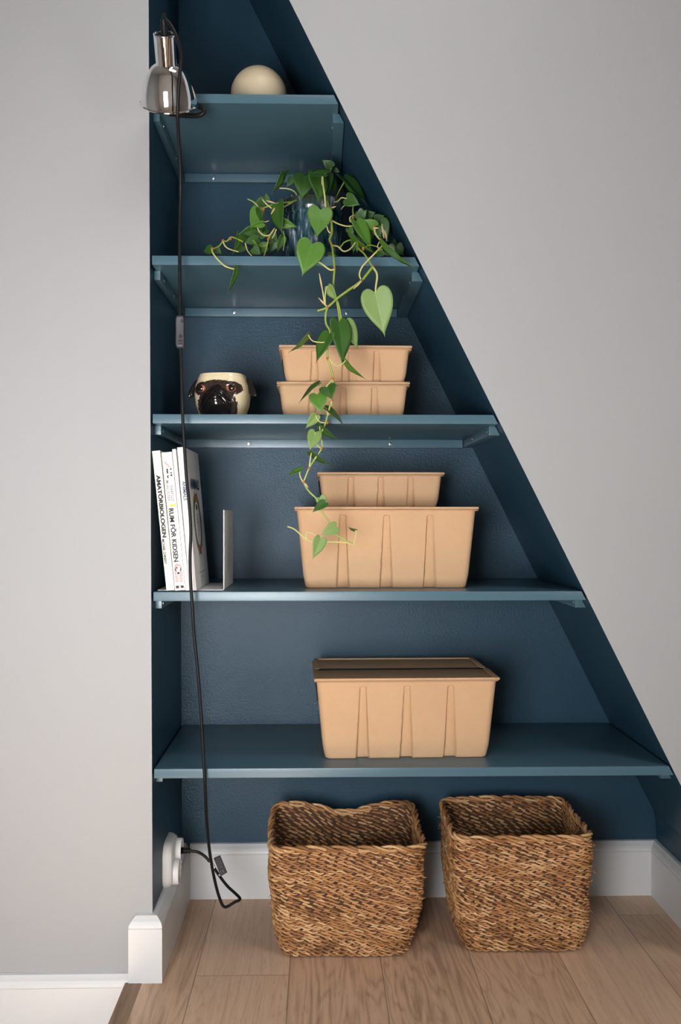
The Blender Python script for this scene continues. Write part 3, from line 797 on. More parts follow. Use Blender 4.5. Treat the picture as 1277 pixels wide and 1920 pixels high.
# ------------------------------------------------------------------ books and bookend
def text_bm(s, bold=0.0, shear=0.0):
    cu = bpy.data.curves.new('lettering', 'FONT'); cu.body = s; cu.offset = bold; cu.shear = shear; cu.size = 1.0
    o = bpy.data.objects.new('lettering', cu); COL.objects.link(o)
    bpy.context.view_layer.update()
    me = bpy.data.meshes.new_from_object(o.evaluated_get(bpy.context.evaluated_depsgraph_get()))
    bpy.data.objects.remove(o); bpy.data.curves.remove(cu)
    bm = bmesh.new(); bm.from_mesh(me); bpy.data.meshes.remove(me)
    return bm
def place_text(name, s, parent, mat, org, xdir, ydir, length, height, bold=0.0, thick=0.0003, heavy=0.0):
    """lettering laid out from org along xdir (length) and ydir (height)"""
    bm = text_bm(s, bold)
    xs = [v.co.x for v in bm.verts]; ys = [v.co.y for v in bm.verts]
    x0, x1, y0, y1 = min(xs), max(xs), min(ys), max(ys)
    X, Y = Vector(xdir), Vector(ydir); N = X.cross(Y)
    for v in bm.verts:
        v.co = Vector(org) + X * ((v.co.x - x0) / (x1 - x0) * length) + Y * ((v.co.y - y0) / (y1 - y0) * height) + N * thick
    if heavy:                                              # heavier strokes: the same letters again, a hair to each side
        base = list(bm.verts) + list(bm.edges) + list(bm.faces)
        for k in range(6):
            a = PI * k / 3
            g = bmesh.ops.duplicate(bm, geom=base)['geom']
            bmesh.ops.translate(bm, verts=[q for q in g if isinstance(q, bmesh.types.BMVert)], vec=X * (heavy * math.cos(a)) + Y * (heavy * 0.6 * math.sin(a)) + N * (0.00002 * (k + 1)))
    return obj(name, bm, mat, parent, smooth=False, world=False)
def ellipse(bm, org, X, Y, cx, cy, rx, ry, mi, off, n=14, rot=0):
    N = X.cross(Y); c, s = math.cos(rot), math.sin(rot)
    vs = []
    for k in range(n):
        a = 2 * PI * k / n; ex, ey = rx * math.cos(a), ry * math.sin(a)
        vs.append(bm.verts.new(org + X * (cx + ex * c - ey * s) + Y * (cy + ex * s + ey * c) + N * off))
    bm.faces.new(vs).material_index = mi
def quad(bm, org, X, Y, pts, mi, off):
    N = X.cross(Y); bm.faces.new([bm.verts.new(org + X * x + Y * y + N * off) for x, y in pts]).material_index = mi
def book(label, px_l, py_b, th, h, dep, lean, cover, yb=0.006, hard=0.0022):
    p = at(px_l, py_b, yb)
    t = thing('book', label, 'book', (p.x, yb, z4 + 0.0019), 'books leaning on the long shelf')
    t.rotation_euler = (0, -R(lean), 0)
    bm = bmesh.new()
    box(bm, 0, th, 0, hard, 0, h, 0.0006); box(bm, 0, hard, hard, dep, 0, h, 0.0004); box(bm, th - hard, th, hard, dep, 0, h, 0.0004)
    obj('cover', bm, cover, t, world=False)
    bm = bmesh.new(); box(bm, hard, th - hard, hard, dep - 0.003, 0.002, h - 0.003)
    obj('page_block', bm, M['pages'], t, world=False, smooth=False)
    return t
DX, UX = (0, 0, -1), (1, 0, 0)                              # spine lettering runs top to bottom
b1 = book('leftmost leaning book, cream spine with bold black title', 312.2, 1108.5, 0.0150, 0.263, 0.19, 5.9, M['cover_cream'])
place_text('title', 'AMATÖRBIOLOGEN', b1, M['ink'], (0.0030, -0.0002, 0.263 - 0.046), DX, UX, 0.117, 0.0090, 0.02, heavy=0.00055)
place_text('author_name', 'MICHAEL CHINERY', b1, M['ink'], (0.0014, -0.0002, 0.263 - 0.166), DX, UX, 0.047, 0.0046, 0.01, heavy=0.00022)
bm = bmesh.new(); box(bm, 0.0005, 0.0145, -0.0003, 0, 0.0515, 0.0519); obj('spine_line', bm, M['ink_grey'], b1, world=False, smooth=False)
b2 = book('second leaning book, white spine with mint lettering band and girl drawing', 328.3, 1109, 0.0192, 0.260, 0.20, 5.6, M['cover_white'], 0.004)
H2 = 0.260
place_text('author_name', 'ISABELLE', b2, M['ink_soft'], (0.0098, -0.0002, H2 - 0.063), DX, UX, 0.030, 0.0052, 0.01)
place_text('author_name', 'McALLISTER', b2, M['ink_soft'], (0.0028, -0.0002, H2 - 0.053), DX, UX, 0.039, 0.0052, 0.01)
bm = bmesh.new(); o_ = Vector((0, 0, 0)); Xv, Yv = Vector((1, 0, 0)), Vector((0, 0, 1))
for k in range(34):                                         # hatched mint ground behind the title
    z = H2 - 0.103 - k * 0.0031
    quad(bm, o_, Xv, Yv, [(0.0012, z), (0.0178, z - 0.007), (0.0178, z - 0.0078), (0.0012, z - 0.0008)], 0, 0.0004)
obj('mint_hatching', bm, M['ink_mint'], b2, world=False, smooth=False)
place_text('title', 'RUM FÖR KIDSEN', b2, M['ink'], (0.0034, -0.0006, H2 - 0.106), DX, UX, 0.100, 0.0104, 0.01, heavy=0.0004)
bm = bmesh.new()
quad(bm, o_, Xv, Yv, [(0.0045, H2 - 0.096), (0.0085, H2 - 0.104), (0.0125, H2 - 0.101), (0.0165, H2 - 0.102), (0.0165, H2 - 0.0955), (0.0135, H2 - 0.0985), (0.0105, H2 - 0.097), (0.008, H2 - 0.0995)], 0, 0.0005)
obj('yellow_crown_mark', bm, M['ink_yellow'], b2, world=False, smooth=False)
bm = bmesh.new()                                            # squiggly publisher device: red tail and black loops
for k in range(7): ellipse(bm, o_, Xv, Yv, 0.0048 + 0.0016 * k, H2 - 0.019 - 0.0019 * k, 0.0019 - 0.00016 * k, 0.0013, 1, 0.0005)
for k in range(11):
    a = k * 2.1; ellipse(bm, o_, Xv, Yv, 0.0098 + 0.0045 * math.cos(a), H2 - 0.0395 + 0.0075 * math.sin(a * 1.3), 0.0022, 0.0012, 0, 0.0005, 10, a)
obj('spine_device', bm, [M['ink'], M['ink_pink']], b2, world=False, smooth=False)
bm = bmesh.new()                                            # small drawing of a long-haired girl with an eye patch
cx = 0.0095
ellipse(bm, o_, Xv, Yv, cx, 0.0425, 0.0064, 0.0088, 1, 0.0003)
for e in (-1, 1):
    quad(bm, o_, Xv, Yv, [(cx + e * 0.0064, 0.043), (cx + e * 0.0080, 0.020), (cx + e * 0.0045, 0.018), (cx + e * 0.0030, 0.040)][::e], 1, 0.0003)
quad(bm, o_, Xv, Yv, [(cx + 0.0078, 0.0245), (cx + 0.0036, 0.0320), (cx - 0.0036, 0.0320), (cx - 0.0074, 0.0245), (cx - 0.0080, 0.0030), (cx + 0.0082, 0.0030)], 2, 0.0004)
quad(bm, o_, Xv, Yv, [(cx + 0.0018, 0.036), (cx - 0.0018, 0.036), (cx - 0.0026, 0.0305), (cx + 0.0026, 0.0305)], 0, 0.0005)
ellipse(bm, o_, Xv, Yv, cx + 0.0002, 0.0405, 0.0038, 0.0062, 3, 0.0006)
quad(bm, o_, Xv, Yv, [(cx + 0.0042, 0.0465), (cx - 0.0042, 0.0480), (cx - 0.0042, 0.0450), (cx + 0.001, 0.0452)], 1, 0.0007)
ellipse(bm, o_, Xv, Yv, cx - 0.0020, 0.0425, 0.0017, 0.0017, 0, 0.0008)
ellipse(bm, o_, Xv, Yv, cx + 0.0018, 0.0424, 0.0009, 0.0004, 0, 0.0008); ellipse(bm, o_, Xv, Yv, cx + 0.0004, 0.0366, 0.0010, 0.0004, 4, 0.0008)
for k in range(5):
    for e in (-1, 1): quad(bm, o_, Xv, Yv, [(cx + e * 0.0062, 0.0270 - k * 0.0026), (cx + e * 0.0012, 0.0280 - k * 0.0026), (cx + e * 0.0012, 0.0271 - k * 0.0026), (cx + e * 0.0062, 0.0260 - k * 0.0026)][::-e], 4, 0.0007)
quad(bm, o_, Xv, Yv, [(cx + 0.0078, 0.0118), (cx - 0.0074, 0.0125), (cx - 0.0072, 0.0100), (cx + 0.0076, 0.0092)], 3, 0.0009)
quad(bm, o_, Xv, Yv, [(cx - 0.0010, 0.0090), (cx - 0.0070, 0.0092), (cx - 0.0074, 0.0046), (cx - 0.0018, 0.0038)], 0, 0.0008)
quad(bm, o_, Xv, Yv, [(cx + 0.0074, 0.0086), (cx + 0.0014, 0.0090), (cx + 0.0022, 0.0038), (cx + 0.0078, 0.0046)], 0, 0.0008)
obj('girl_drawing', bm, [M['ink'], M['ink_pink'], M['ink_rose'], M['cover_white'], M['ink_red']], b2, world=False, smooth=False)
b3 = book('third leaning book, thin blank white spine', 348.3, 1107.2, 0.0068, 0.2665, 0.19, 5.5, M['cover_white'], 0.006, 0.0015)
b4 = book('rightmost leaning book, tall and white with animal wreath on its cover', 355.6, 1107.2, 0.0132, 0.2695, 0.205, 5.0, M['cover_grey'], 0.004)
H4 = 0.2695
place_text('title', 'ANIMALS', b4, M['ink_navy'], (0.0040, -0.0002, H4 - 0.064), DX, UX, 0.036, 0.0058, 0.01, heavy=0.0002)
CXd, CYd = (0, 1, 0), (0, 0, 1)                             # the cover faces +x
place_text('title', 'ANIMALS', b4, M['ink_navy'], (0.0134, 0.040, H4 - 0.077), CXd, CYd, 0.128, 0.0195, 0.02, heavy=0.0012)
bm = bmesh.new(); oc = Vector((0.0134, 0.103, H4 - 0.145)); Xc, Yc = Vector((0, 1, 0)), Vector((0, 0, 1))
rn = random.Random(5)
for k in range(44):                                         # mirrored wreath of small animal-coloured patches
    a = PI / 2 + PI * k / 43
    for s in (1, -1):
        rr = 1 + 0.05 * math.sin(k * 2.3); mi = (0, 2, 1, 2, 0, 2, 1, 2)[k % 8]
        ellipse(bm, oc, Xc, Yc, s * 0.047 * rr * math.cos(a), 0.052 * rr * math.sin(a), 0.0145, 0.0050, mi, 0.0002 + 0.00003 * (k % 4), 10, s * (a + 1.3))
for s in (1, -1):
    for e in (1, -1):
        quad(bm, oc, Xc, Yc, [(e * 0.003, s * 0.042), (e * 0.022, s * 0.044), (e * 0.019, s * 0.066), (e * 0.009, s * 0.058)], 0, 0.0006)
for k in range(6): ellipse(bm, oc, Xc, Yc, 0, 0.018 - 0.008 * k, 0.006, 0.0016, 3, 0.0004)
ellipse(bm, oc, Xc, Yc, 0, 0.032, 0.010, 0.006, 4, 0.0006)
obj('wreath_picture', bm, [M['ink_orange'], M['ink_red'], M['ink_green'], M['ink_grey'], M['ink']], b4, world=False, smooth=False)
bm = bmesh.new()
for k in range(26): ellipse(bm, oc, Xc, Yc, rn.uniform(-0.055, 0.055), 0.095 + rn.uniform(-0.012, 0.012), 0.0012, 0.0006, 0, 0.0002, 8)
obj('dotted_print', bm, M['ink_grey'], b4, world=False, smooth=False)
bm = bmesh.new(); quad(bm, oc, Xc, Yc, [(-0.05, -0.094), (0.05, -0.094), (0.05, -0.0965), (-0.05, -0.0965)][::-1], 0, 0.0002)
obj('faint_line', bm, M['ink_grey'], b4, world=False, smooth=False)
bm = bmesh.new(); quad(bm, oc, Xc, Yc, [(-0.02, -0.103), (0.02, -0.103), (0.02, -0.105), (-0.02, -0.105)][::-1], 0, 0.0002)
obj('faint_line', bm, M['ink_grey'], b4, world=False, smooth=False)

ye0, ye1 = 0.036, 0.222
xe = at(420.5, 1000, ye0).x; xb0 = at(296, 1103, ye0).x
t = thing('bookend', 'white L-shaped metal bookend beside the leaning books', 'bookend', (xe, ye0, z4))
bm = bmesh.new(); box(bm, xe - 0.0018, xe, ye0, ye1, z4 + 0.0035, z4 + 0.0035 + 0.150, 0.0004); obj('upright_plate', bm, M['white_metal'], t)
bm = bmesh.new()
prism(bm, [(xb0, z4), (xe - 0.0030, z4), (xe - 0.0006, z4 + 0.0012), (xe, z4 + 0.0035), (xe - 0.0018, z4 + 0.0035), (xe - 0.0032, z4 + 0.0016), (xb0, z4 + 0.0016)], ye0, ye1)
obj('base_plate', bm, M['white_metal'], t, smooth=False)

# ------------------------------------------------------------------ dog-faced planter
pp = at(417.5, 750, 0.062 + 0.05)
pug = thing('dog_planter', 'small cream planter shaped as a black-masked dog face', 'planter', (pp.x, 0.062 + 0.054, z3))
pug.rotation_euler = (0, 0, R(-9))
HP = 0.088
KEY = [(0.0, 0.041), (0.012, 0.046), (0.03, 0.0515), (0.05, 0.0535), (0.066, 0.052), (0.08, 0.0475), (0.088, 0.0445)]
def pug_r(z):
    for (a, ra), (b, rb_) in zip(KEY, KEY[1:]):
        if z <= b:
            u = (z - a) / (b - a); return ra + (rb_ - ra) * (u * u * (3 - 2 * u) * 0.4 + u * 0.6)
    return KEY[-1][1]
def sup(a, n=2.8):
    c, s = math.cos(a), math.sin(a)
    return (abs(c) ** (2 / n) * (1 if c >= 0 else -1), abs(s) ** (2 / n) * (1 if s >= 0 else -1))
def relief(x, z):
    b = 0.017 * math.exp(-((x / 0.027) ** 2 + ((z - 0.024) / 0.025) ** 2))
    b += 0.0055 * math.exp(-((x / 0.010) ** 2 + ((z - 0.040) / 0.0065) ** 2))
    b += 0.003 * math.exp(-(((abs(x) - 0.029) / 0.012) ** 2 + ((z - 0.066) / 0.005) ** 2))
    for k, (o, am) in enumerate(((0.052, 0.0018), (0.066, 0.0012))):
        dline = abs(x) * 1.15 + z - o + 0.004 * math.exp(-(x / 0.005) ** 2)
        b -= am * math.exp(-(dline / 0.0024) ** 2) * (abs(x) < 0.035) * sstep(0.005, 0.02, z)
        b += am * 0.7 * math.exp(-((dline + 0.005) / 0.0032) ** 2) * (abs(x) < 0.035)
    return b
CR, BR, BK = srgb(226, 208, 170)[:3], (0.048, 0.030, 0.024), (0.0075, 0.006, 0.006)
def mask(x, z):
    j = 0.0022 * noise.noise(Vector((x * 520, z * 160, 1.0))) + 0.0018 * noise.noise(Vector((x * 900, z * 300, 4.0)))
    e = lambda cx, cz, rx, rz: math.hypot((x - cx) / rx, (z - cz) / rz) + j * 30
    outer = min(e(0, 0.024, 0.040, 0.036), e(-0.029, 0.0575, 0.0185, 0.0135), e(0.029, 0.0575, 0.0195, 0.0135), e(0, 0.062, 0.033, 0.0125))
    inner = min(e(0, 0.026, 0.031, 0.033), e(0, 0.055, 0.012, 0.010))
    if inner < 1: return BK
    if outer < 1:
        k = 0.6 + 0.8 * abs(noise.noise(Vector((x * 700, z * 250, 9.0))))
        return tuple(c * k for c in BR)
    k = 1 - 0.15 * max(0, noise.noise(Vector((x * 60, z * 60, 2.0))))
    return tuple(c * k for c in CR)
bm = bmesh.new(); lay = bm.loops.layers.float_color.new('paint')
nA, nZ = 260, 110; rings = []
for iz in range(nZ + 1):
    z = HP * iz / nZ; r = pug_r(z); ring = []
    for k in range(nA):
        sx, sy = sup(2 * PI * k / nA); x, y = r * sx, r * sy * 0.95
        if y < 0:
            wgt = sstep(0.0, 0.035, -y); y -= relief(x, z) * wgt
        ring.append((x, y, z))
    rings.append(ring)
rings += [[(x * f, y * f, z) for x, y, z in rings[nZ]] if False else [(pug_r(HP) * f * sup(2*PI*k/nA)[0], pug_r(HP) * f * 0.95 * sup(2*PI*k/nA)[1], z) for k in range(nA)] for f, z in ((0.985, HP + 0.0012), (0.95, HP + 0.0014), (0.92, HP), (0.92, HP - 0.03), (0.85, 0.012))]
rv, fs = loft(bm, rings, True, True)
bmesh.ops.recalc_face_normals(bm, faces=bm.faces)
for f in bm.faces:
    for lp in f.loops:
        v = lp.vert.co
        c = mask(v.x, v.z) if (v.y < -0.012 and v.z < HP - 0.004) else CR
        lp[lay] = (*c, 1)
obj('pot_body', bm, M['pug'], pug, world=False, angle=None)
for s in (-1, 1):
    ex, ez = s * 0.0298, 0.0575; ey = -0.0512
    bm = bmesh.new(); uvsphere(bm, (0, 0, 0), 1, 28, 16)
    for v in bm.verts: v.co = Vector((v.co.x * 0.0098, v.co.y * 0.0045, v.co.z * 0.0070))
    bmesh.ops.rotate(bm, verts=bm.verts, cent=(0, 0, 0), matrix=Matrix.Rotation(s * 0.28, 3, 'Z'))
    bmesh.ops.translate(bm, verts=bm.verts, vec=(ex, ey, ez))
    eye = obj('eye', bm, M['pug_iris'], pug, world=False, angle=None)
    bm = bmesh.new(); uvsphere(bm, (0, 0, 0), 1, 24, 14)
    for v in bm.verts: v.co = Vector((v.co.x * 0.0080, v.co.y * 0.0036, v.co.z * 0.0062))
    bmesh.ops.translate(bm, verts=bm.verts, vec=(ex + s * 0.0006, ey - 0.0022, ez))
    obj('pupil', bm, M['pug_black'], eye, world=False, angle=None)
    bm = bmesh.new()                                        # folded ear: thick bent flap
    row = []
    E = [((0.041, 0.004, 0.0835), (0.045, 0.006, 0.058)), ((0.050, 0.000, 0.0845), (0.0515, 0.002, 0.054)), ((0.058, -0.003, 0.0790), (0.0565, -0.001, 0.049)), ((0.065, -0.005, 0.0660), (0.0605, -0.003, 0.0465)), ((0.0700, -0.005, 0.0530), (0.0640, -0.004, 0.0450)), ((0.0705, -0.005, 0.0465), (0.0675, -0.004, 0.0448))]
    for (a, b) in E:
        a, b = Vector(a), Vector(b); ring = []
        for k in range(12):
            an = 2 * PI * k / 12; c = a.lerp(b, 0.5 + 0.5 * math.cos(an)); ring.append((s * c.x, c.y + 0.0032 * math.sin(an), c.z))
        row.append(ring)
    loft(bm, row); bmesh.ops.recalc_face_normals(bm, faces=bm.faces)
    e = obj('ear', bm, M['pug_black'], pug, world=False, angle=60)
    sb = e.modifiers.new('round', 'SUBSURF'); sb.levels = 1; sb.render_levels = 2

# ------------------------------------------------------------------ trailing plant
PY = 0.165; pc_ = at(587, 430, PY); pot_h = 0.152
zP = SH['plant']
plant = thing('potted_plant', 'heart-leaved trailing plant in a dark glazed pot', 'plant', (pc_.x, PY, zP))
bm = bmesh.new()
TM = Matrix.Translation((pc_.x, PY, zP))
lathe(bm, [(0.046, 0.0), (0.050, 0.002), (0.056, 0.04), (0.0605, 0.09), (0.062, 0.112), (0.0615, 0.116), (0.0585, 0.119), (0.0600, 0.122), (0.0635, 0.126), (0.0645, 0.142), (0.0638, 0.150), (0.0615, 0.152), (0.0585, 0.150), (0.0575, 0.125), (0.055, 0.06)], 64, TM, 0, True, True)
obj('pot', bm, M['glaze'], plant)
bm = bmesh.new(); lathe(bm, [(0.0578, 0.137), (0.04, 0.140), (0.02, 0.141), (0.0005, 0.142)], 40, TM)
for v in bm.verts: v.co.z += 0.002 * noise.noise(v.co * 120)
obj('soil', bm, M['soil'], plant)

HEART = [(1.0, 0.0), (0.95, 0.012), (0.9, 0.03), (0.82, 0.09), (0.72, 0.18), (0.6, 0.29), (0.48, 0.38), (0.36, 0.45), (0.24, 0.49), (0.12, 0.5), (0.02, 0.475), (-0.06, 0.42), (-0.11, 0.34), (-0.13, 0.25), (-0.115, 0.16), (-0.07, 0.08), (-0.02, 0.02)]
CAMP = Vector((0, -DIST, CAMZ)); rl = random.Random(21)
def add_leaf(bm, uvl, base, tip, wpx, mi, fold=0.18, curl=0.10, sgn=None):
    a = tip - base; L = a.length; a = a / L
    view = ((base + tip) / 2 - CAMP).normalized(); wa = wpx * sc(base.y)
    Wt = max(wa, 0.62 * L); roll = math.acos(min(1, wa / Wt)); sgn = sgn if sgn else rl.choice((-1, 1))
    b = a.cross(view).normalized(); n = b.cross(a).normalized()
    if n.dot(view) > 0: n = -n
    q = Matrix.Rotation(sgn * roll, 3, a); b = q @ b; n = q @ n
    out = HEART + [(x, -y) for x, y in HEART[:0:-1]]
    K = len(out); NR = 6; c0 = bm.verts.new(base); prev = None
    vtx = {c0: (0.5, 0.0)}
    ph = rl.uniform(0, 6)
    for r_ in range(1, NR + 1):
        f = r_ / NR; ring = []
        for (al, ac) in out:
            A_, C_ = al * f, ac * f
            hgt = fold * abs(C_) * Wt - curl * L * max(0, A_) ** 2 + curl * 0.3 * L * max(0, A_) + 0.012 * L * math.sin(A_ * 9 + ph) * abs(C_) * 2
            q_ = base + a * (A_ * L) + b * (C_ * Wt) + n * hgt
            if q_.y > -0.004: q_.x = min(q_.x, sof_x(q_.z) - 0.002)      # leaves bend against the soffit
            v = bm.verts.new(q_); ring.append(v); vtx[v] = (C_ + 0.5, A_)
        for k in range(K - 1 if True else K):
            if prev is None: f_ = bm.faces.new((c0, ring[k], ring[k + 1]))
            else: f_ = bm.faces.new((prev[k], ring[k], ring[k + 1], prev[k + 1]))
            f_.material_index = mi
        if prev is None: f_ = bm.faces.new((c0, ring[-1], ring[0]))
        else: f_ = bm.faces.new((prev[-1], ring[-1], ring[0], prev[0]))
        f_.material_index = mi
        prev = ring
    for v, uv in vtx.items():
        for lp in v.link_loops: lp[uvl].uv = uv
def make_vine(stems, leaves, nodes=(), bracts=()):
    """stems: (points, radius, pale?)  leaves: (bx,by,tx,ty,width_px,Y,kind[,Ytip])"""
    bm = bmesh.new()
    for pts, r, pale in stems:
        P = smooth_path([at(*p) for p in pts], 5)
        tube(bm, P, [r * (1 - 0.25 * i / len(P)) for i in range(len(P))], 7, 1 if pale else 0)
    for x, y, Y in nodes:
        p = at(x, y, Y); uvsphere(bm, p, 0.0026, 8, 6, 2, (1, 1, 1.5))
    for a, b in bracts:
        p, q = at(*a), at(*b); tube(bm, [p, p.lerp(q, 0.5), q], [0.0009, 0.0019, 0.0005], 6, 3)
    v = obj('vine', bm, [M['stem'], M['stem_pale'], M['node'], M['bract']], plant)
    bm = bmesh.new(); uvl = bm.loops.layers.uv.new('UVMap')
    for lf in leaves:
        bx, by, tx, ty, w, Y, kind = lf[:7]; yt = lf[7] if len(lf) > 7 else Y + rl.uniform(-0.012, 0.006)
        add_leaf(bm, uvl, at(bx, by, Y), at(tx, ty, yt), w, 'dmp'.index(kind), curl=0.10 if w > 11 else 0.16)
    f = obj('foliage', bm, [M['leaf_dark'], M['leaf_mid'], M['leaf_pale']], v, angle=None)
    so = f.modifiers.new('thickness', 'SOLIDIFY'); so.thickness = 0.0005
    return v
# crown above the pot
make_vine([
    ([(606, 395, 0.14), (605, 360, 0.11), (604, 332, 0.09), (610, 327, 0.09)], 0.0016, True),
    ([(614, 400, 0.16), (613, 340, 0.17), (618, 325, 0.17), (622, 314, 0.17)], 0.0014, False),
    ([(624, 386, 0.17), (634, 362, 0.17), (645, 342, 0.17), (648, 336, 0.17)], 0.0015, False),
    ([(560, 373, 0.13), (553, 360, 0.11), (540, 354, 0.10), (524, 353, 0.10)], 0.0014, True),
    ([(625, 379, 0.12), (634, 377, 0.11), (640, 371, 0.10), (650, 372, 0.10)], 0.0014, True),
    ([(576, 380, 0.14), (577, 360, 0.13), (574, 334, 0.12)], 0.0014, True),
    ([(592, 385, 0.14), (596, 350, 0.12), (594, 331, 0.11)], 0.0014, False),
    ([(640, 392, 0.12), (645, 386, 0.11), (655, 380, 0.1)], 0.0012, True)],
    [(622, 313, 603, 299, 19, 0.17, 'd'), (628, 318, 637, 323, 9, 0.18, 'd'), (611, 326, 564, 327, 13, 0.09, 'd', 0.10), (594, 330, 601, 381, 35, 0.105, 'd', 0.075), (571, 331, 566, 373, 42, 0.115, 'd', 0.085),
     (613, 330, 611, 370, 26, 0.15, 'd'), (529, 322, 514, 366, 9, 0.10, 'm', 0.09), (541, 322, 523, 352, 6, 0.12, 'd'), (548, 335, 536, 352, 14, 0.15, 'd'),
     (646, 333, 692, 382, 21, 0.17, 'd', 0.14), (650, 372, 676, 385, 26, 0.10, 'd', 0.09), (655, 338, 690, 370, 26, 0.21, 'd', 0.2), (622, 338, 630, 366, 14, 0.19, 'd'), (543, 372, 540, 392, 14, 0.17, 'd'), (600, 336, 580, 352, 30, 0.19, 'd')],
    [(562, 372, 0.125), (553, 377, 0.12), (620, 391, 0.07)], [((553, 372, 0.13), (546, 366, 0.12)), ((619, 391, 0.068), (630, 387, 0.065))])
# trailing to the left along the shelf
make_vine([
    ([(562, 373, 0.125), (545, 379, 0.09), (520, 381, 0.07), (500, 388, 0.06), (483, 391, 0.06)], 0.0017, False),
    ([(494, 393, 0.055), (485, 388, 0.05), (476, 379, 0.045), (464, 373, 0.04)], 0.0016, False),
    ([(510, 391, 0.06), (500, 383, 0.055), (492, 374, 0.05)], 0.0013, True),
    ([(550, 378, 0.1), (538, 385, 0.08), (528, 391, 0.07)], 0.0014, True),
    ([(515, 428, 0.06), (508, 438, 0.06), (503, 450, 0.06), (500, 464, 0.06), (495, 480, 0.06)], 0.0016, False),
    ([(513, 431, 0.055), (505, 441, 0.05), (494, 441, 0.045), (486, 434, 0.045), (483, 427, 0.045)], 0.0014, True),
    ([(518, 430, 0.06), (514, 441, 0.06), (510, 447, 0.06)], 0.0012, True),
    ([(455, 453, 0.05), (440, 446, 0.04), (432, 445, 0.035), (426, 452, 0.03), (418, 453, 0.025), (410, 462, 0.02), (398, 467, 0.0)], 0.0016, False),
    ([(418, 452, 0.025), (422, 461, 0.02), (430, 467, 0.02), (447, 472, 0.03)], 0.0014, True),
    ([(397, 467, 0.0), (399, 474, -0.012), (407, 485, -0.02), (422, 499, -0.024), (440, 505, -0.025)], 0.0017, True),
    ([(460, 457, 0.05), (464, 470, 0.045), (472, 480, 0.04)], 0.0013, True),
    ([(490, 415, 0.06), (497, 416, 0.06), (504, 414, 0.06)], 0.0012, True),
    ([(504, 455, 0.07), (495, 462, 0.07), (484, 460, 0.06), (474, 450, 0.05)], 0.0013, False),
    ([(531, 433, 0.075), (534, 450, 0.075), (531, 470, 0.075)], 0.001, False)],
    [(484, 394, 470, 430, 27, 0.07, 'm'), (493, 419, 468, 426, 13, 0.045, 'm'), (494, 377, 473, 387, 18, 0.08, 'd'), (500, 379, 499, 360, 14, 0.09, 'd'), (485, 392, 498, 434, 8, 0.05, 'd'),
     (521, 385, 526, 438, 27, 0.05, 'd', 0.03), (526, 416, 558, 427, 19, 0.06, 'm', 0.06), (478, 430, 445, 441, 20, 0.10, 'd'), (483, 448, 456, 456, 19, 0.08, 'd'), (447, 441, 440, 479, 9, 0.05, 'm'),
     (397, 467, 379, 471, 17, 0.02, 'd', 0.04), (404, 466, 416, 477, 14, 0.05, 'd'), (498, 463, 464, 472, 20, 0.07, 'd'), (492, 436, 484, 452, 18, 0.1, 'd'), (441, 502, 431, 553, 9, -0.025, 'm', -0.02),
     (468, 425, 480, 445, 22, 0.12, 'd'), (510, 440, 520, 460, 16, 0.12, 'd'), (515, 455, 505, 476, 18, 0.11, 'd'), (455, 462, 440, 474, 18, 0.09, 'd'), (530, 445, 520, 474, 16, 0.1, 'd'), (500, 430, 488, 442, 16, 0.14, 'd'), (475, 466, 490, 478, 18, 0.05, 'd'), (455, 440, 470, 455, 18, 0.13, 'd')],
    [(494, 392, 0.055), (418, 452, 0.025), (432, 447, 0.035), (398, 467, 0.0), (503, 448, 0.06)], [((516, 389, 0.055), (508, 402, 0.05)), ((516, 381, 0.065), (499, 376, 0.06))])
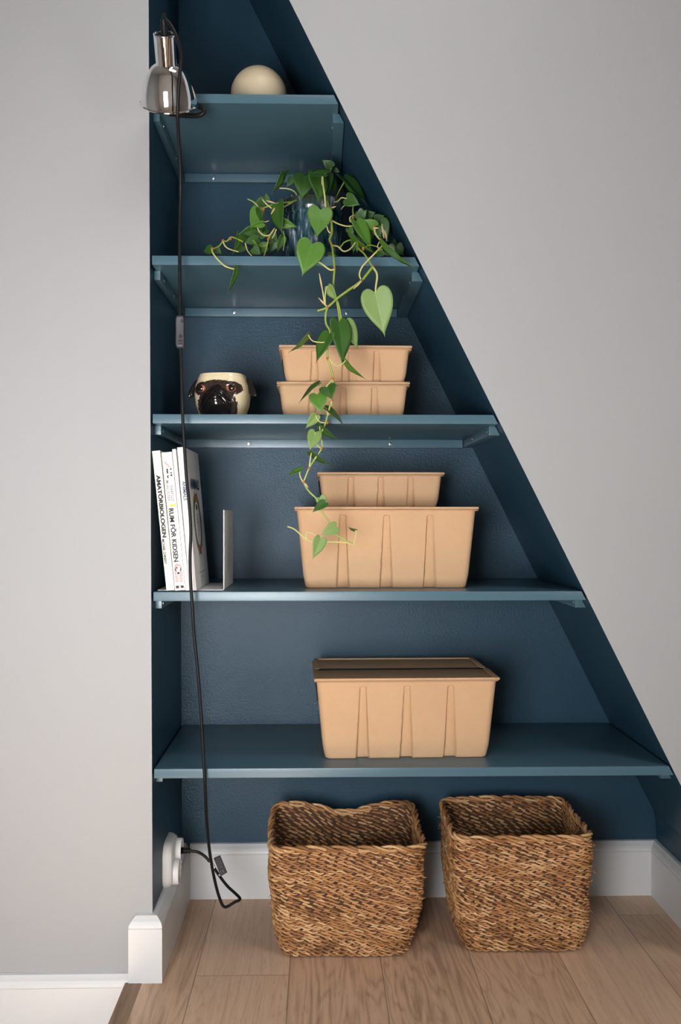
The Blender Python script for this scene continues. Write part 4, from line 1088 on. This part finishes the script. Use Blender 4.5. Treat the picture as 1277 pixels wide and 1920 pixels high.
# trailing to the right along the soffit
make_vine([
    ([(621, 413, 0.06), (635, 420, 0.05), (650, 424, 0.045), (667, 423, 0.05)], 0.0015, True),
    ([(622, 461, 0.03), (633, 462, 0.03), (644, 471, 0.03), (655, 468, 0.03), (664, 458, 0.03), (670, 450, 0.03)], 0.0016, True),
    ([(637, 466, 0.03), (645, 455, 0.035), (657, 450, 0.04), (669, 449, 0.04)], 0.0014, False),
    ([(662, 388, 0.10), (662, 400, 0.09), (668, 408, 0.08), (680, 419, 0.06), (700, 427, 0.05)], 0.0015, False),
    ([(702, 427, 0.04), (704, 438, 0.03), (711, 448, 0.02), (719, 456, 0.0), (705, 473, -0.025), (689, 489, -0.035), (678, 502, -0.04), (674, 515, -0.04), (677, 525, -0.04)], 0.0018, True),
    ([(669, 449, 0.03), (672, 465, 0.01), (682, 475, -0.01), (691, 488, -0.025), (698, 500, -0.03)], 0.0018, False),
    ([(681, 466, 0.0), (692, 460, 0.01), (705, 462, 0.02), (717, 468, 0.03)], 0.0013, False),
    ([(716, 425, 0.03), (722, 440, 0.02), (725, 452, 0.01)], 0.0013, True),
    ([(662, 412, 0.08), (657, 416, 0.075), (656, 408, 0.075), (663, 403, 0.08)], 0.0012, True),
    ([(712, 452, 0.02), (708, 462, 0.02), (712, 470, 0.02)], 0.001, True)],
    [(669, 416, 700, 470, 25, 0.03, 'm', 0.02), (673, 410, 689, 392, 20, 0.07, 'd'), (704, 424, 678, 411, 20, 0.045, 'm'), (705, 413, 722, 403, 20, 0.08, 'd'), (712, 416, 728, 452, 32, 0.07, 'd'),
     (690, 404, 704, 398, 16, 0.09, 'd'), (657, 437, 699, 481, 9, 0.02, 'm', 0.0), (668, 444, 661, 475, 17, 0.09, 'd'), (719, 452, 772, 510, 11, -0.03, 'm', -0.035), (728, 466, 744, 479, 26, 0.06, 'd'),
     (744, 462, 758, 480, 24, 0.06, 'd'), (708, 473, 725, 478, 16, 0.06, 'd'), (654, 428, 664, 440, 15, 0.11, 'd'), (616, 478, 634, 479, 10, 0.05, 'd'), (736, 454, 746, 462, 14, 0.08, 'd'), (705, 428, 715, 446, 22, 0.06, 'd'), (690, 430, 700, 448, 22, 0.08, 'd'), (718, 408, 726, 420, 18, 0.1, 'd'), (676, 450, 668, 474, 20, 0.07, 'd'), (672, 396, 684, 410, 18, 0.11, 'd')],
    [(678, 526, -0.04), (698.5, 500.5, -0.03), (702, 427, 0.04), (681, 466, 0.0), (662, 409, 0.08)], [((720, 447, 0.01), (716, 420, 0.02)), ((725, 452, 0.01), (722, 432, 0.01)), ((699, 427, 0.04), (711, 428, 0.035))])
# stem down the middle, the big pale leaf and the diagonal shoot
make_vine([
    ([(605, 332, 0.08), (606, 348, 0.06), (609, 368, 0.05), (611, 388, 0.05), (619, 393, 0.05)], 0.0018, True),
    ([(614, 378, 0.1), (617, 392, 0.06), (621, 414, 0.05), (622.5, 437, 0.04), (618, 449, 0.03), (622.6, 462, 0.01), (625, 480, -0.02), (627, 503, -0.03), (626, 520, -0.03), (625.4, 539, -0.03), (631, 562, -0.03), (634, 580, -0.03), (637.5, 605, -0.03)], 0.0022, False),
    ([(632, 562, -0.03), (637, 580, -0.03), (641.5, 604, -0.028), (646, 607, -0.025)], 0.0016, False),
    ([(622, 437, 0.04), (616, 434, 0.04), (612, 422, 0.04), (608, 416, 0.045)], 0.0014, True),
    ([(627, 505, -0.03), (619, 506, -0.032), (606, 497, -0.03), (593, 486, -0.02), (587, 462, -0.016)], 0.0017, True),
    ([(698.5, 500.5, -0.03), (678, 526, -0.04), (655, 543, -0.042), (634, 558, -0.044), (614, 576, -0.045), (595, 583, -0.045)], 0.0024, False),
    ([(700, 502, -0.03), (706, 512, -0.04), (707, 522, -0.045), (705, 535, -0.046), (704, 549, -0.046)], 0.0020, True),
    ([(614, 576, -0.045), (610, 570, -0.045), (610, 550, -0.045), (613, 539, -0.045), (617, 536, -0.045)], 0.0013, True),
    ([(610, 573, -0.045), (607, 558, -0.045), (605, 545, -0.046)], 0.0016, True)],
    [(601, 394, 594, 445, 48, 0.045, 'm', 0.03), (585, 458, 566.5, 518, 54, -0.022, 'm', -0.03), (704, 549.5, 722, 632, 60, -0.046, 'p', -0.04), (616, 538, 633, 568, 17, -0.045, 'p')],
    [(619, 392, 0.05), (621.5, 414, 0.05), (622, 438, 0.04), (622.5, 461, 0.01), (627, 504, -0.03), (678, 526, -0.04), (614, 576, -0.045)],
    [((678, 527, -0.042), (663, 542, -0.045)), ((613, 575, -0.046), (597, 558, -0.046)), ((605, 546, -0.046), (598.5, 512, -0.05))])
# long strand hanging in front of the boxes
make_vine([
    ([(614, 576, -0.045), (610.5, 590, -0.045), (611.5, 607, -0.044), (618, 619, -0.044), (619, 634, -0.044), (614.5, 645, -0.044), (614, 668, -0.042), (620.5, 691, -0.04), (624, 709, -0.04), (623, 726, -0.038), (620, 755, -0.038), (614, 779, -0.036), (609, 797, -0.036), (601, 816, -0.036), (604, 831, -0.036), (602, 843, -0.036),
      (590, 861, -0.034), (579.5, 878, -0.034), (571.5, 898, -0.032), (569.5, 905, -0.032), (580, 922, -0.03), (595, 937, -0.03), (600, 954, -0.03), (617, 977, -0.03), (625, 999, -0.03), (643, 1010, -0.03), (662, 1020.5, -0.03)], 0.0020, False),
    ([(662, 1020.5, -0.03), (648, 1017, -0.032), (611, 1015.5, -0.034), (578, 1012.5, -0.036), (553, 993, -0.038), (539, 987, -0.04)], 0.0017, True),
    ([(663, 1020, -0.03), (667, 1008, -0.03), (668, 997, -0.03), (665, 993, -0.03)], 0.0012, True),
    ([(616, 641, -0.044), (602, 642, -0.045), (586, 639, -0.045), (578, 628, -0.045)], 0.0013, True),
    ([(617, 634, -0.044), (623, 635, -0.044), (630, 633, -0.042)], 0.0012, True),
    ([(616, 672, -0.042), (625, 682, -0.044), (634, 686, -0.044), (642, 682, -0.044), (648, 676, -0.044)], 0.0012, True),
    ([(620, 749, -0.038), (606, 752, -0.044), (598, 748, -0.046), (595, 740, -0.046)], 0.0013, True),
    ([(623, 712, -0.04), (614, 722, -0.044), (611, 726, -0.044)], 0.0013, True),
    ([(612, 765, -0.037), (614, 775, -0.037), (617, 778, -0.037)], 0.0012, True),
    ([(611, 793, -0.036), (600, 791, -0.04), (594, 784, -0.042), (592, 778, -0.042)], 0.0014, True),
    ([(602, 841, -0.036), (592, 831, -0.04), (589, 821, -0.042), (591, 811, -0.042)], 0.0014, True),
    ([(601, 815, -0.036), (600, 806, -0.036), (599.5, 799, -0.036)], 0.0011, True),
    ([(580, 876, -0.034), (582, 860, -0.036), (584, 849, -0.036)], 0.0013, True),
    ([(569, 905, -0.032), (564, 896, -0.034), (562, 888, -0.034), (563, 881, -0.034)], 0.0013, True),
    ([(577, 1012, -0.036), (573, 1006, -0.038), (575, 1000, -0.038), (580, 998, -0.038), (590, 1003, -0.038), (601, 1009, -0.038)], 0.0013, True)],
    [(635, 606, 646, 686, 39, -0.038, 'd', -0.045), (648, 606, 674, 655, 29, -0.022, 'p', -0.012), (616, 627, 590, 680, 27, -0.046, 'd'), (578, 626, 545, 665, 9, -0.045, 'm'), (648, 676, 682, 715, 10, -0.044, 'm'),
     (597.5, 720, 556.5, 752, 8, -0.044, 'd'), (614, 726, 622, 747, 34, -0.048, 'd', -0.07), (595, 740, 603, 776, 33, -0.048, 'm'), (611, 765.5, 648, 794, 11, -0.037, 'd'), (593, 779, 573, 805, 19, -0.042, 'p'),
     (599, 799, 633.5, 828, 12, -0.036, 'd'), (591.5, 811, 580.5, 845, 27, -0.042, 'p'), (583.5, 848, 619.5, 877, 10, -0.036, 'd'), (564, 880, 537, 891, 9, -0.034, 'm'), (600, 933, 612, 953, 20, -0.026, 'p'),
     (609, 943, 585, 960, 17, -0.034, 'd'), (630, 988, 602, 1003, 24, -0.034, 'p'), (601, 1010, 586.5, 1050, 25, -0.04, 'p'), (667, 994, 652, 990, 5, -0.03, 'd')],
    [(619, 636, -0.044), (614.5, 672, -0.042), (624, 710, -0.04), (622, 750, -0.038), (614, 792, -0.036), (603, 841, -0.036), (579.5, 878, -0.034), (570, 904, -0.032)],
    [((622, 750, -0.039), (622, 762, -0.039)), ((570, 905, -0.032), (578, 914, -0.032)), ((609, 968, -0.031), (607, 973, -0.032))])
